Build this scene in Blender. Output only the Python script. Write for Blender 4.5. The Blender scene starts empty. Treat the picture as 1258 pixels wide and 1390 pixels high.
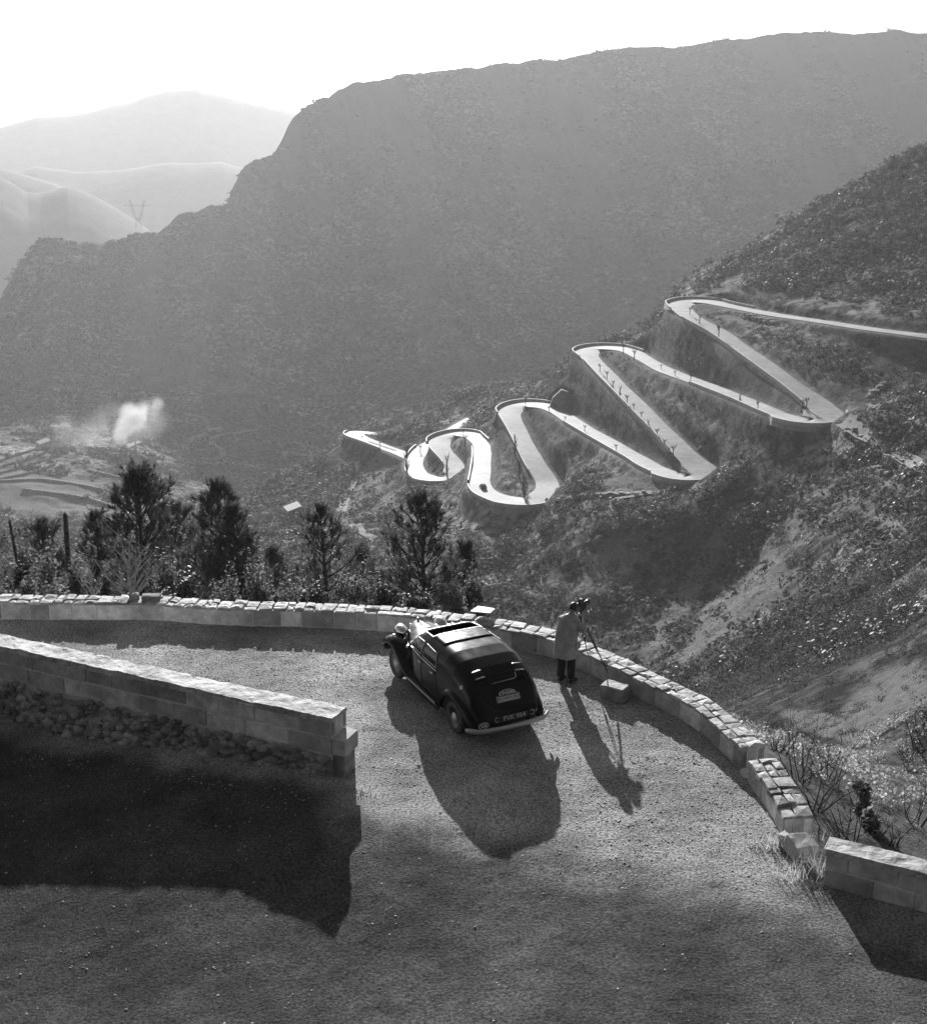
import bpy, bmesh, math, random
import numpy as np
from mathutils import Vector, Matrix, Euler
R = math.radians
rng = np.random.default_rng(7)
random.seed(7)
scene = bpy.context.scene
col = scene.collection
# ---------------------------------------------------------------- camera
H = 11.2; PITCH = R(16.0); F = 1685.0; CX = 629.0; CY = 650.0
cam_d = bpy.data.cameras.new('camera'); cam = bpy.data.objects.new('camera', cam_d); col.objects.link(cam)
cam.location = (0, 0, H); cam.rotation_euler = (R(90) - PITCH, 0, 0)
cam_d.sensor_fit = 'HORIZONTAL'; cam_d.sensor_width = 56.0; cam_d.lens = 56.0 * F / 1258.0
cam_d.shift_y = -45.0 / 1258.0
cam_d.clip_start = 0.5; cam_d.clip_end = 40000
scene.camera = cam
# ---------------------------------------------------------------- sky, sun, exposure (black and white film: every colour neutral)
SUN_AZ = R(-5.8); SUN_EL = R(17.5)
world = bpy.data.worlds.new('World'); scene.world = world; world.use_nodes = True
wn = world.node_tree; wn.nodes.clear()
sky = wn.nodes.new('ShaderNodeTexSky'); sky.sky_type = 'NISHITA'; sky.sun_disc = False
sky.sun_elevation = SUN_EL; sky.sun_rotation = SUN_AZ; sky.dust_density = 1.0; sky.air_density = 1.0
bw = wn.nodes.new('ShaderNodeRGBToBW'); bg = wn.nodes.new('ShaderNodeBackground'); wo = wn.nodes.new('ShaderNodeOutputWorld')
bg.inputs['Strength'].default_value = 0.05
wn.links.new(sky.outputs[0], bw.inputs[0]); wn.links.new(bw.outputs[0], bg.inputs['Color']); wn.links.new(bg.outputs[0], wo.inputs['Surface'])
sl = bpy.data.lights.new('sun', 'SUN'); sl.energy = 5.0; sl.angle = R(0.5); sl.color = (1, 1, 1)
sun = bpy.data.objects.new('sun', sl); col.objects.link(sun)
sd = Vector((math.sin(SUN_AZ) * math.cos(SUN_EL), math.cos(SUN_AZ) * math.cos(SUN_EL), math.sin(SUN_EL)))
sun.rotation_euler = sd.to_track_quat('Z', 'Y').to_euler()
sun.location = (-20, 60, 60)
scene.view_settings.view_transform = 'Standard'; scene.view_settings.look = 'None'
scene.view_settings.exposure = 1.0; scene.view_settings.gamma = 1.0

# ---------------------------------------------------------------- helpers
def tag(o, label=None, cat=None, group=None, kind=None):
    if label: o['label'] = label
    if cat: o['category'] = cat
    if group: o['group'] = group
    if kind: o['kind'] = kind
    return o
def empty(name, loc=(0, 0, 0), rz=0.0):
    o = bpy.data.objects.new(name, None); col.objects.link(o)
    o.location = loc; o.rotation_euler = (0, 0, rz); o.empty_display_size = 0.3
    return o
def link(name, me, parent=None):
    o = bpy.data.objects.new(name, me); col.objects.link(o)
    if parent is not None: o.parent = parent
    return o
def mesh_np(name, V, Fq, mat, parent=None, smooth=False):
    """V (n,3), Fq (m,3|4) integer array or list of faces"""
    me = bpy.data.meshes.new(name)
    if isinstance(Fq, np.ndarray):
        k = Fq.shape[1]
        me.vertices.add(len(V)); me.vertices.foreach_set('co', np.asarray(V, dtype=np.float32).ravel())
        me.loops.add(Fq.size); me.loops.foreach_set('vertex_index', Fq.astype(np.int32).ravel())
        me.polygons.add(len(Fq)); me.polygons.foreach_set('loop_start', np.arange(0, Fq.size, k, dtype=np.int32))
        me.update(calc_edges=True)
    else:
        me.from_pydata([tuple(map(float, v)) for v in V], [], Fq); me.update()
    if smooth: me.polygons.foreach_set('use_smooth', np.ones(len(me.polygons), dtype=bool))
    if mat: me.materials.append(mat)
    return link(name, me, parent)
class MB:
    """collects vertices and faces and links them as ONE mesh object"""
    def __init__(s): s.v = []; s.f = []
    def add(s, vs, fs):
        b = len(s.v); s.v += [tuple(v) for v in vs]; s.f += [tuple(i + b for i in f) for f in fs]
    def box(s, x0, x1, y0, y1, z0, z1, M=None):
        vs = [(x, y, z) for z in (z0, z1) for y in (y0, y1) for x in (x0, x1)]
        if M is not None: vs = [tuple(M @ Vector(v)) for v in vs]
        s.add(vs, [(0, 2, 3, 1), (4, 5, 7, 6), (0, 1, 5, 4), (1, 3, 7, 5), (3, 2, 6, 7), (2, 0, 4, 6)])
    def ring(s, rings, close_ends=True, closed=False):
        n = len(rings[0]); vs = [p for r in rings for p in r]; fs = []
        m = len(rings)
        for i in range(m - 1 if not closed else m):
            for j in range(n):
                a = i * n + j; b = i * n + (j + 1) % n; c = ((i + 1) % m) * n + (j + 1) % n; d = ((i + 1) % m) * n + j
                fs.append((a, b, c, d))
        if close_ends and not closed: fs.append(tuple(range(n))[::-1]); fs.append(tuple((m - 1) * n + j for j in range(n)))
        s.add(vs, fs)
    def tube(s, pts, rad, n=8, ends=True):
        pts = [Vector(p) for p in pts]; rr = rad if hasattr(rad, '__len__') else [rad] * len(pts); rings = []
        up = Vector((0, 0, 1))
        for i, p in enumerate(pts):
            t = (pts[min(i + 1, len(pts) - 1)] - pts[max(i - 1, 0)]).normalized()
            u = t.cross(up)
            if u.length < 1e-3: u = t.cross(Vector((1, 0, 0)))
            u.normalize(); w = u.cross(t)
            rings.append([tuple(p + (u * math.cos(2 * math.pi * k / n) + w * math.sin(2 * math.pi * k / n)) * rr[i]) for k in range(n)])
        s.ring(rings, ends)
    def build(s, name, mat, parent=None, smooth=False, bevel=0, sub=0, fix=True, auto=None):
        me = bpy.data.meshes.new(name); me.from_pydata(s.v, [], s.f); me.update()
        if fix:
            b = bmesh.new(); b.from_mesh(me); bmesh.ops.recalc_face_normals(b, faces=b.faces); b.to_mesh(me); b.free()
        if smooth: me.polygons.foreach_set('use_smooth', np.ones(len(me.polygons), dtype=bool))
        if mat: me.materials.append(mat)
        o = link(name, me, parent)
        if bevel:
            m = o.modifiers.new('bevel', 'BEVEL'); m.width = bevel; m.segments = 2; m.limit_method = 'ANGLE'; m.angle_limit = R(40)
        if sub:
            m = o.modifiers.new('sub', 'SUBSURF'); m.levels = sub; m.render_levels = sub
        return o
def copy_tree(o, parent=None):
    c = o.copy(); col.objects.link(c)
    if parent is not None: c.parent = parent
    for ch in list(o.children): copy_tree(ch, c)
    return c

# ---------------------------------------------------------------- value noise
_lat = np.random.default_rng(3).random((256, 256)).astype(np.float32)
def vnoise(x, y):
    xi = np.floor(x).astype(np.int64); yi = np.floor(y).astype(np.int64); fx = x - xi; fy = y - yi
    fx = fx * fx * (3 - 2 * fx); fy = fy * fy * (3 - 2 * fy)
    a = _lat[xi & 255, yi & 255]; b = _lat[(xi + 1) & 255, yi & 255]; c = _lat[xi & 255, (yi + 1) & 255]; d = _lat[(xi + 1) & 255, (yi + 1) & 255]
    return (a * (1 - fx) + b * fx) * (1 - fy) + (c * (1 - fx) + d * fx) * fy
def fbm(x, y, lam, octs, gain=0.5, seed=0.0):
    out = np.zeros_like(x, dtype=float); amp = 1.0; tot = 0
    for k in range(octs):
        a = 0.6 + 0.9 * k; xx = (x * math.cos(a) - y * math.sin(a)) / lam + 17.3 * k + seed; yy = (x * math.sin(a) + y * math.cos(a)) / lam + 9.1 * k - seed
        out += amp * (vnoise(xx, yy) - 0.5) * 2; tot += amp; amp *= gain; lam /= 2.03
    return out / tot
def sstep(a, b, x):
    t = np.clip((x - a) / (b - a), 0, 1); return t * t * (3 - 2 * t)

# ---------------------------------------------------------------- materials
HAZE = 0.000108
def new_mat(name):
    m = bpy.data.materials.new(name); m.use_nodes = True; nt = m.node_tree
    return m, nt, nt.nodes['Principled BSDF']
def g3(v): return (v, v, v, 1)
def noise_mat(name, lo, hi, scale, rough=0.9, bump=0.3, detail=8, scale2=None, spec=0.3, bdist=0.05, contrast=(0.35, 0.65)):
    m, nt, b = new_mat(name); N = nt.nodes; Lk = nt.links
    tc = N.new('ShaderNodeNewGeometry')
    n1 = N.new('ShaderNodeTexNoise'); n1.inputs['Scale'].default_value = scale; n1.inputs['Detail'].default_value = detail; n1.inputs['Roughness'].default_value = 0.65
    Lk.new(tc.outputs['Position'], n1.inputs['Vector'])
    cr = N.new('ShaderNodeValToRGB'); cr.color_ramp.elements[0].position = contrast[0]; cr.color_ramp.elements[1].position = contrast[1]
    cr.color_ramp.elements[0].color = g3(lo); cr.color_ramp.elements[1].color = g3(hi)
    Lk.new(n1.outputs['Fac'], cr.inputs[0]); out = cr.outputs[0]
    if scale2:
        n2 = N.new('ShaderNodeTexNoise'); n2.inputs['Scale'].default_value = scale2; n2.inputs['Detail'].default_value = 4
        Lk.new(tc.outputs['Position'], n2.inputs['Vector'])
        mp = N.new('ShaderNodeMapRange'); mp.inputs['From Min'].default_value = 0.3; mp.inputs['From Max'].default_value = 0.7; mp.inputs['To Min'].default_value = 0.65; mp.inputs['To Max'].default_value = 1.3
        Lk.new(n2.outputs['Fac'], mp.inputs['Value'])
        mx = N.new('ShaderNodeVectorMath'); mx.operation = 'SCALE'; Lk.new(out, mx.inputs[0]); Lk.new(mp.outputs[0], mx.inputs['Scale']); out = mx.outputs[0]
    Lk.new(out, b.inputs['Base Color'])
    b.inputs['Roughness'].default_value = rough; b.inputs['Specular IOR Level'].default_value = spec
    if bump:
        bp = N.new('ShaderNodeBump'); bp.inputs['Strength'].default_value = bump; bp.inputs['Distance'].default_value = bdist
        Lk.new(n1.outputs['Fac'], bp.inputs['Height']); Lk.new(bp.outputs[0], b.inputs['Normal'])
    return m
def plain_mat(name, v, rough=0.5, metal=0.0, spec=0.5, coat=0.0):
    m, nt, b = new_mat(name); b.inputs['Base Color'].default_value = g3(v); b.inputs['Roughness'].default_value = rough
    b.inputs['Metallic'].default_value = metal; b.inputs['Specular IOR Level'].default_value = spec; b.inputs['Coat Weight'].default_value = coat
    n = nt.nodes.new('ShaderNodeTexNoise'); n.inputs['Scale'].default_value = 9; n.inputs['Detail'].default_value = 6
    mp = nt.nodes.new('ShaderNodeMapRange'); mp.inputs['To Min'].default_value = max(0.02, rough - 0.08); mp.inputs['To Max'].default_value = min(1, rough + 0.12)
    nt.links.new(n.outputs['Fac'], mp.inputs['Value']); nt.links.new(mp.outputs[0], b.inputs['Roughness'])
    return m

def island_var(m, lo, hi):
    nt = m.node_tree; b = nt.nodes['Principled BSDF']; src = b.inputs['Base Color'].links[0].from_socket; ge = nt.nodes.new('ShaderNodeNewGeometry')
    mp = nt.nodes.new('ShaderNodeMapRange'); mp.inputs['To Min'].default_value = lo; mp.inputs['To Max'].default_value = hi; nt.links.new(ge.outputs['Random Per Island'], mp.inputs['Value'])
    sc = nt.nodes.new('ShaderNodeVectorMath'); sc.operation = 'SCALE'; nt.links.new(src, sc.inputs[0]); nt.links.new(mp.outputs[0], sc.inputs['Scale']); nt.links.new(sc.outputs[0], b.inputs['Base Color'])
def leafy(m, amount):
    nt = m.node_tree; b = nt.nodes['Principled BSDF']; src = b.inputs['Base Color'].links[0].from_socket; out = nt.nodes['Material Output']
    tr = nt.nodes.new('ShaderNodeBsdfTranslucent'); mx = nt.nodes.new('ShaderNodeMixShader'); mx.inputs[0].default_value = amount; sc = nt.nodes.new('ShaderNodeVectorMath'); sc.operation = 'SCALE'; sc.inputs['Scale'].default_value = 1.6
    nt.links.new(src, sc.inputs[0]); nt.links.new(sc.outputs[0], tr.inputs['Color']); nt.links.new(b.outputs[0], mx.inputs[1]); nt.links.new(tr.outputs[0], mx.inputs[2]); nt.links.new(mx.outputs[0], out.inputs['Surface'])

# ---------------------------------------------------------------- from a direction and a distance to a place
def ray(px, py):
    x = (px - CX) / F; y = -(py - CY) / F
    return np.array([x, math.cos(PITCH) + y * math.sin(PITCH), -math.sin(PITCH) + y * math.cos(PITCH)])
def azt(px, py):
    d = ray(px, py); return math.atan2(d[0], d[1]), -d[2] / math.hypot(d[0], d[1])
def at_z(px, py, z):
    d = ray(px, py); t = (z - H) / d[2]; return Vector((d[0] * t, d[1] * t, z))
def at_r(px, py, r):
    a, t = azt(px, py); return Vector((r * math.sin(a), r * math.cos(a), H - t * r))
# ================================================================ TERRAIN
# mountain road: (px, py, height relative to the camera) along its centre line, descending
ROAD = [(1330,466,None),(1258,456,-56),(1180,446,None),(1100,434,None),(1040,425,None),(990,415,None),(960,409,None),(936,408,None),(922,414,-62),(928,422,None),
 (944,434,None),(977,452,None),(1014,478,None),(1059,510,None),(1093,535,None),(1107,545,None),(1116,554,None),(1119,563,-71.5),(1114,570,None),(1103,573,None),(1090,572,None),(1074,568,None),(1054,562,None),
 (1028,551,None),(1005,541,None),(974,529,None),(937,515,None),(900,501,None),(882,491,None),(859,478,None),(840,473,None),(817,471,None),(800,474,-82),(797,480,None),(806,490,None),
 (823,508,None),(846,531,None),(874,559,None),(903,588,None),(926,612,None),(937,622,None),(946,630,None),(950,638,-91),(947,645,None),(937,649,None),(923,648,None),(905,642,None),(886,635,None),
 (863,621,None),(836,606,None),(806,589,None),(779,573,None),(755,557,None),(743,552,None),(728,549,None),(712,548,None),(698,552,-101),(692,559,None),(695,570,None),(705,588,None),
 (716,609,None),(727,630,None),(737,644,None),(743,655,-108.5),(743,666,None),(737,674,None),(726,680,None),(711,682,None),(691,680,None),(672,675,None),(658,668,None),(652,657,-111),(653,640,None),
 (655,620,None),(653,604,None),(643,593,None),(627,588,-118.5),(612,590,None),(600,595,None),(596,603,None),(601,613,None),(611,623,None),(619,633,None),(619,642,-123),(609,648,None),(595,651,None),
 (579,649,None),(567,643,-126),(563,630,None),(567,616,None),(577,606,-128.5),(592,598,None),(612,585,None),(640,568,-134)]
ROAD2 = [(560,622,-138),(541,614,None),(527,609,None),(506,601,None),(490,595,None),(481,590,-141),(486,587,None),(500,588,-143),(512,590,-144)]
def fill_z(P):
    n = len(P); z = [p[2] for p in P]; s = [0]
    for i in range(1, n): s.append(s[-1] + math.hypot(P[i][0] - P[i-1][0], P[i][1] - P[i-1][1]))
    ks = [i for i in range(n) if z[i] is not None]
    zz = np.interp(s, [s[i] for i in ks], [z[i] for i in ks])
    out = []
    for p, h in zip(P, zz):
        a, t = azt(p[0], p[1]); r = -h / t
        out.append(Vector((r * math.sin(a), r * math.cos(a), h + H)))
    return out
def spline(P, step, smooth=2):
    """Catmull-Rom through P, resampled at even spacing"""
    Q = []
    n = len(P)
    for i in range(n - 1):
        p0 = P[max(i-1, 0)]; p1 = P[i]; p2 = P[i+1]; p3 = P[min(i+2, n-1)]
        for k in range(8):
            t = k / 8
            Q.append(0.5 * ((2 * p1) + (p2 - p0) * t + (2*p0 - 5*p1 + 4*p2 - p3) * t * t + (3*p1 - p0 - 3*p2 + p3) * t**3))
    Q.append(P[-1]); Q = np.array([tuple(q) for q in Q])
    s = np.r_[0, np.cumsum(np.linalg.norm(np.diff(Q[:, :2], axis=0), axis=1))]
    m = max(2, int(s[-1] / step)); u = np.linspace(0, s[-1], m)
    Q = np.stack([np.interp(u, s, Q[:, k]) for k in range(3)], 1)
    for _ in range(smooth):
        Q[1:-1] = (Q[:-2] + 2 * Q[1:-1] + Q[2:]) / 4
    return Q
road_c = fill_z(ROAD); road2_c = fill_z(ROAD2)
ROADS = [spline(road_c, 0.8, 14), spline(road2_c, 0.8, 8)]
# control points of the land: (px, py, horizontal distance)
CP = []
def cp(*a): CP.extend(a)
# crest of the spur with the hairpins
CREST = [(1400,150,540),(1258,190,545),(1215,212,543),(1180,238,540),(1130,262,536),(1085,290,532),(1040,320,528),(990,342,522),(950,362,514),(925,388,506),(900,420,506),(870,440,508),(840,452,515),(805,462,535),(778,478,550),(760,500,570),(725,516,600),(690,524,630),(650,526,655),(620,536,660),(590,549,662),(560,560,660),(520,571,655),(490,578,650),(455,608,635),(420,630,615),(380,645,590),(350,662,570),(320,690,545),(280,725,510),(240,750,470),(190,760,420),(120,770,350),(40,775,280),(-60,780,230),(-180,800,200)]
def dense(L, st):
    xs = [p[0] for p in L]; sg = 1 if xs[-1] > xs[0] else -1
    q = np.arange(min(xs), max(xs) + 1, st); L2 = sorted(L)
    return [(x, float(np.interp(x, [p[0] for p in L2], [p[1] for p in L2])), float(np.interp(x, [p[0] for p in L2], [p[2] for p in L2]))) for x in q]
CREST = [(x, y, r * float(np.interp(x, [0, 800, 880], [.95, .95, 1.0]))) for x, y, r in CREST]
CREST = dense(CREST, 16)
cp(*CREST)
VIS = [ # near slope of the spur and the ravine
 (1258,330,450),(1150,340,462),(1050,370,462),(1258,400,400),(1150,290,500),(1258,260,498),(1060,340,496),
 (1258,520,338),(1200,500,352),(1258,580,290),(1190,560,300),(1258,640,255),(1258,700,215),(1180,640,280),(1180,720,235),(1258,780,165),(1180,800,190),
 (1258,850,125),(1258,920,90),(1258,1000,62),(1180,880,150),(1180,950,105),(1100,1000,90),(1040,960,118),(1100,900,165),(1100,800,230),(1100,700,272),(1090,640,300),
 (1020,620,322),(1010,700,300),(1000,780,282),(990,850,240),(960,900,200),(930,700,308),(930,780,295),(900,860,262),(860,700,322),(850,780,303),(820,850,285),(800,720,330),(790,800,305),(740,820,305),
 (740,740,335),(690,716,371),(645,722,371),(725,702,372),(690,790,330),(640,780,335),(620,700,402),(600,680,424),(560,680,436),(540,650,520),(520,700,430),(560,740,380),(500,640,560),(460,660,555),(470,700,480),
 (400,700,470),(440,740,420),(350,730,440),(520,615,590),(520,590,612),(660,545,590),(700,536,585),(760,530,520),(800,560,440),(850,600,388),(760,600,420),(780,650,372),(820,660,352)]
VIS = [(x, y, r * (float(np.interp(x, [0, 800, 1080], [.93, .94, 1.0])) if r > 190 else 1)) for x, y, r in VIS]
cp(*VIS)
# hidden land: (az px at the horizon line, distance, height relative to the camera)
HID = []
def hid(px, r, z): HID.append((math.atan2(px - CX, 1753.0), r, z))
for px, py, r in CREST:
    a, t = azt(px, py); z = -t * r
    for k, (dr, dz) in enumerate(((22, -9), (60, -42), (130, -105))):
        HID.append((a, r + dr + (14 if px < 330 else 0), z + dz * (0.6 if r < 460 and px < 300 else 1.0)))
for px in (-200, -50, 120, 300, 480, 640): # floor of the valley in front of the terraces
    hid(px, 640, -215)
for px in (420, 560, 700, 850, 1000, 1150, 1300, 1500):
    hid(px, 900, -262 + max(0, (px - 800)) * .05)
# the camera's own hill, falling away behind the parapet
for px, r1, z1, r2, z2, r3, z3 in ((-300,36,-15,60,-22,110,-45),(-100,36,-15,60,-23,110,-45),(60,36,-15.5,60,-24,110,-46),(220,36,-16.5,60,-26.5,110,-50),(380,36,-17,58,-27,110,-52),(540,36,-18,55,-29,110,-60),(680,34,-19,55,-33,110,-70),(820,32,-19,50,-33,110,-72),(960,28,-18,45,-28,90,-56),(1080,24,-15,36,-21,60,-33),(1200,22,-13.5,30,-17,45,-24),(1400,22,-12,30,-14,45,-19)):
    hid(px, r1, z1); hid(px, r2, z2); hid(px, r3, z3)
for px in (-300, 0, 300, 600, 900, 1200, 1500): hid(px, 22, -12.4); hid(px, 9, -12.6)
for px in (400, 560, 700, 850): hid(px, 190, -98)
# terraces, valley floor, great hill behind
cp((-150,640,780),(0,650,780),(90,665,770),(180,680,760),(260,700,730),(-150,610,900),(0,610,900),(60,600,930),(150,620,880),(240,640,880),(320,655,860),(100,580,1010),(200,585,1000),(290,612,970),(380,600,1000),(330,570,1060),(230,560,1090),(60,560,1080),(-100,570,1050),
   (420,560,1130),(500,500,1230),(350,500,1180),(200,500,1180),(60,500,1160),(-60,520,1120))
RIDGE = [(-250,520,1260),(-120,470,1290),(-40,440,1310),(0,410,1330),(12,382,1340),(30,352,1350),(50,336,1360),(75,326,1370),(110,322,1380),(150,314,1390),(165,306,1395),(200,302,1400),(214,305,1400),(235,290,1410),(260,285,1420),(290,281,1430),(308,276,1440),(313,262,1446),(320,240,1452),(328,222,1460),(337,213,1468),(360,208,1480),(376,202,1490),(380,188,1496),(388,172,1506),(402,156,1520),(425,143,1535),(445,131,1548),(462,114,1560),(480,110,1572),(520,106,1590),(600,96,1620),(700,84,1650),(800,72,1690),(900,60,1720),(1000,49,1750),(1080,42,1770),(1130,39,1780),(1258,40,1800),(1400,45,1800),(1600,60,1800)]
RIDGE = dense([p for p in RIDGE if p[0] <= 480], 9) + dense([p for p in RIDGE if p[0] >= 480], 30)[1:]
cp(*RIDGE)
for px, py, r in RIDGE:
    a, t = azt(px, py); HID.append((a, r + 60, -t * r - 55)); HID.append((a, r + 300, -t * r - 230)); HID.append((a, r + 900, -380))
cp((100,400,1270),(250,400,1270),(350,330,1370),(450,300,1390),(450,420,1280),(600,400,1300),(600,250,1450),(750,300,1430),(750,450,1280),(900,200,1540),(900,350,1400),(1050,150,1620),(1050,280,1480),(1200,120,1680),(1200,200,1580),(600,480,1200),(700,200,1520),(500,200,1480),(340,260,1430),(400,200,1490),
   (350,300,1400),(440,170,1520),(330,236,1442))
from mathutils.geometry import delaunay_2d_cdt
P2 = []; PW = []; ED = []; seen = {}
def addp(a, r, t):
    k = (round(a * 1500), round(math.log(r) * 450))
    if k in seen: return seen[k]
    seen[k] = len(P2); P2.append(Vector((a * 2.2, math.log(r) * 1.35))); PW.append(t); return seen[k]
def addline(L):
    q = [addp(*v) for v in L]; ED.extend((a, b) for a, b in zip(q[:-1], q[1:]) if a != b)
for rd in (road_c, road2_c):
    Q = spline(rd, 5.0, 1); addline([(math.atan2(v[0], v[1]), math.hypot(v[0], v[1]), (H - v[2]) / math.hypot(v[0], v[1])) for v in Q])
for LL in (CREST, RIDGE): addline([(azt(x, y)[0], r, azt(x, y)[1]) for x, y, r in LL])
for x, y, r in CP:
    a, t = azt(x, y); addp(a, r, t)
for a, r, z in HID: addp(a, r, -z / r)
A0, A1 = R(-33), R(33); NA = 1000
for a in (R(-60), R(60)):
    for r, t in ((6, 1.2), (30, .5), (100, .4), (400, .3), (1000, .25), (1700, .05), (4000, .1)): addp(a, r, t)
for a in np.linspace(R(-40), R(40), 9): addp(a, 6, 2.0); addp(a, 4200, .1)
vo, eo, fo, ov, oe, of = delaunay_2d_cdt(P2, ED, [], 0, 1e-5)
PWo = []
PWa = np.array(PW); P2a = np.array([tuple(p) for p in P2])
for v, o_ in zip(vo, ov):
    if len(o_): PWo.append(float(PWa[o_[0]]))
    else:
        d_ = np.hypot(P2a[:, 0] - v.x, P2a[:, 1] - v.y); k_ = np.argsort(d_)[:2]; PWo.append(float((PWa[k_] / (d_[k_] + 1e-6)).sum() / (1 / (d_[k_] + 1e-6)).sum()))
def radii():
    seg = [(8, 40, 0.5), (40, 250, 0.9), (250, 320, 0.5), (320, 700, 0.42), (700, 800, 2.5), (800, 1200, 1.8), (1200, 1850, 2.2), (1850, 3400, 40)]
    out = []
    for a, b, s in seg: out += list(np.arange(a, b, s))
    return np.array(out)
RR = radii(); NR = len(RR); AZ = np.linspace(A0, A1, NA); LR = np.log(RR)
TT = np.full((NR, NA), .3); gx = AZ * 2.2; gy = LR * 1.35
for f_ in fo:
    (x0, y0), (x1, y1), (x2, y2) = [tuple(vo[i]) for i in f_]; w0, w1, w2 = [PWo[i] for i in f_]
    j0, j1 = np.searchsorted(gx, [min(x0, x1, x2) - 1e-9, max(x0, x1, x2) + 1e-9]); i0, i1 = np.searchsorted(gy, [min(y0, y1, y2) - 1e-9, max(y0, y1, y2) + 1e-9])
    if j1 <= j0 or i1 <= i0: continue
    X_, Y_ = np.meshgrid(gx[j0:j1], gy[i0:i1]); D_ = (y1 - y2) * (x0 - x2) + (x2 - x1) * (y0 - y2)
    if abs(D_) < 1e-14: continue
    l0 = ((y1 - y2) * (X_ - x2) + (x2 - x1) * (Y_ - y2)) / D_; l1 = ((y2 - y0) * (X_ - x2) + (x0 - x2) * (Y_ - y2)) / D_; l2 = 1 - l0 - l1
    m_ = (l0 >= -1e-7) & (l1 >= -1e-7) & (l2 >= -1e-7); TT[i0:i1, j0:j1][m_] = (l0 * w0 + l1 * w1 + l2 * w2)[m_]
def blur(Z, n, ax):
    k = np.hanning(n + 2)[1:-1]; k /= k.sum(); pad = [(0, 0), (0, 0)]; pad[ax] = (n // 2, n // 2); Zp = np.pad(Z, pad, mode='edge'); out = np.zeros_like(Z)
    for q in range(n): out += k[q] * (Zp[q:q + Z.shape[0]] if ax == 0 else Zp[:, q:q + Z.shape[1]])
    return out
TB = blur(blur(TT, 15, 0), 13, 1); TS = blur(blur(TT, 5, 0), 3, 1)
GR, GA = np.meshgrid(RR, AZ, indexing='ij')
GX = GR * np.sin(GA); GY = GR * np.cos(GA); GX0 = np.log(GR)
wfar = sstep(1250, 1400, GR); GZ = H - (TB * (1 - wfar) + TS * wfar) * GR
# relief: gullies and lumps, larger with distance
nz = fbm(GX, GY, 260, 7, 0.55) * 14 * sstep(900, 1300, GR) * (1 - .72 * sstep(1250, 1520, GR)) + fbm(GX, GY, 60, 6, 0.55, 3.3) * 2.6 * sstep(180, 330, GR) + fbm(GX, GY, 14, 5, 0.6, 8.1) * 0.9 * sstep(24, 60, GR)
nz += (fbm(GX, GY, 26, 4, .55, 6.6) * 2.6 + fbm(GX, GY, 9, 3, .5, 2.6) * 1.0) * sstep(120, 260, GR) * (1 - sstep(720, 850, GR))
nz += fbm(GX * 1.4 + GY * .4, GY * .5, 90, 5, .6, 9.5) * 17 * sstep(1100, 1250, GR) * (1 - .6 * sstep(1450, 1700, GR))
nz += -np.abs(fbm(GX * 1.0, GY * 0.35, 120, 4, 0.5, 5.5)) * 16 * sstep(1150, 1300, GR) * (1 - sstep(1250, 1520, GR))
# carriageway half width: wider in the bends
HWS = []
for rd in ROADS:
    T_ = np.gradient(rd[:, :2], axis=0); T_ /= np.linalg.norm(T_, axis=1)[:, None]; a_ = np.unwrap(np.arctan2(T_[:, 1], T_[:, 0])); k_ = np.abs(np.gradient(a_)) / .8
    kk = np.convolve(np.pad(k_, 12, mode='edge'), np.ones(25) / 25, 'valid'); HWS.append(3.1 + 1.9 * np.clip(kk / .09, 0, 1))
# carve the roads
dist = np.full(GZ.shape, 1e3); zr = np.zeros(GZ.shape); S0 = np.full(GZ.shape, 1e-12); rid = np.zeros(GZ.shape, dtype=np.int32)
for k, rd in enumerate(ROADS):
    for q_, p in enumerate(rd):
        wd = 46 if q_ % 4 == 0 else 15
        r = math.hypot(p[0], p[1]); a = math.atan2(p[0], p[1])
        i0, i1 = np.searchsorted(RR, [r - wd, r + wd]); j0 = int((a - wd / r - A0) / (A1 - A0) * (NA - 1)); j1 = int((a + wd / r - A0) / (A1 - A0) * (NA - 1)) + 2
        j0 = max(j0, 0); j1 = min(j1, NA)
        if j1 <= j0 or i1 <= i0: continue
        d = np.hypot(GX[i0:i1, j0:j1] - p[0], GY[i0:i1, j0:j1] - p[1]); np.minimum(dist[i0:i1, j0:j1], d, out=dist[i0:i1, j0:j1]); ww = 1 / (d * d + .3) ** 3 * np.clip((15 - d) / 3, 0, 1); S0[i0:i1, j0:j1] += ww; zr[i0:i1, j0:j1] += ww * p[2]
nz *= sstep(5, 14, dist) * (.22 + .78 * sstep(12, 46, dist))
GZn = GZ + nz
zr = zr / S0
w = (1 - sstep(4.7, 7.2, dist)) * (S0 > 2e-12)
GZ = GZn * (1 - w) + (zr - 0.22) * w
DIST = dist
# ================================================================ the lay-by (platform) and its walls
def pix_path(L, z=0.0): return [at_z(x, y, z) for x, y in L]
OW_PIX = [(-260,839),(-120,840),(0,841),(124,842),(207,843),(290,849),(413,852),(520,857),(620,868),(700,882),(752,895),(818,925),(870,951),(934,984),(975,1018),(1004,1046)]
OW2_PIX = [(1014,1060),(1030,1084),(1048,1110),(1062,1134)]
RW_PIX = [(1116,1203),(1160,1214),(1258,1240),(1400,1282),(1500,1315)]
OW = spline([Vector(v) for v in pix_path(OW_PIX)], 0.1, 3)
OW2 = spline([Vector(v) for v in pix_path(OW2_PIX)], 0.1, 1)
RWP = spline([Vector(v) for v in pix_path(RW_PIX, 0.0)], 0.1, 1)
LW_A = at_z(449, 978, 1.1); LW_B = at_z(0, 879, 1.1); LW_A.z = LW_B.z = 0
LWd = (LW_B - LW_A).normalized(); LW_C = LW_A + LWd * 13.5
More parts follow.
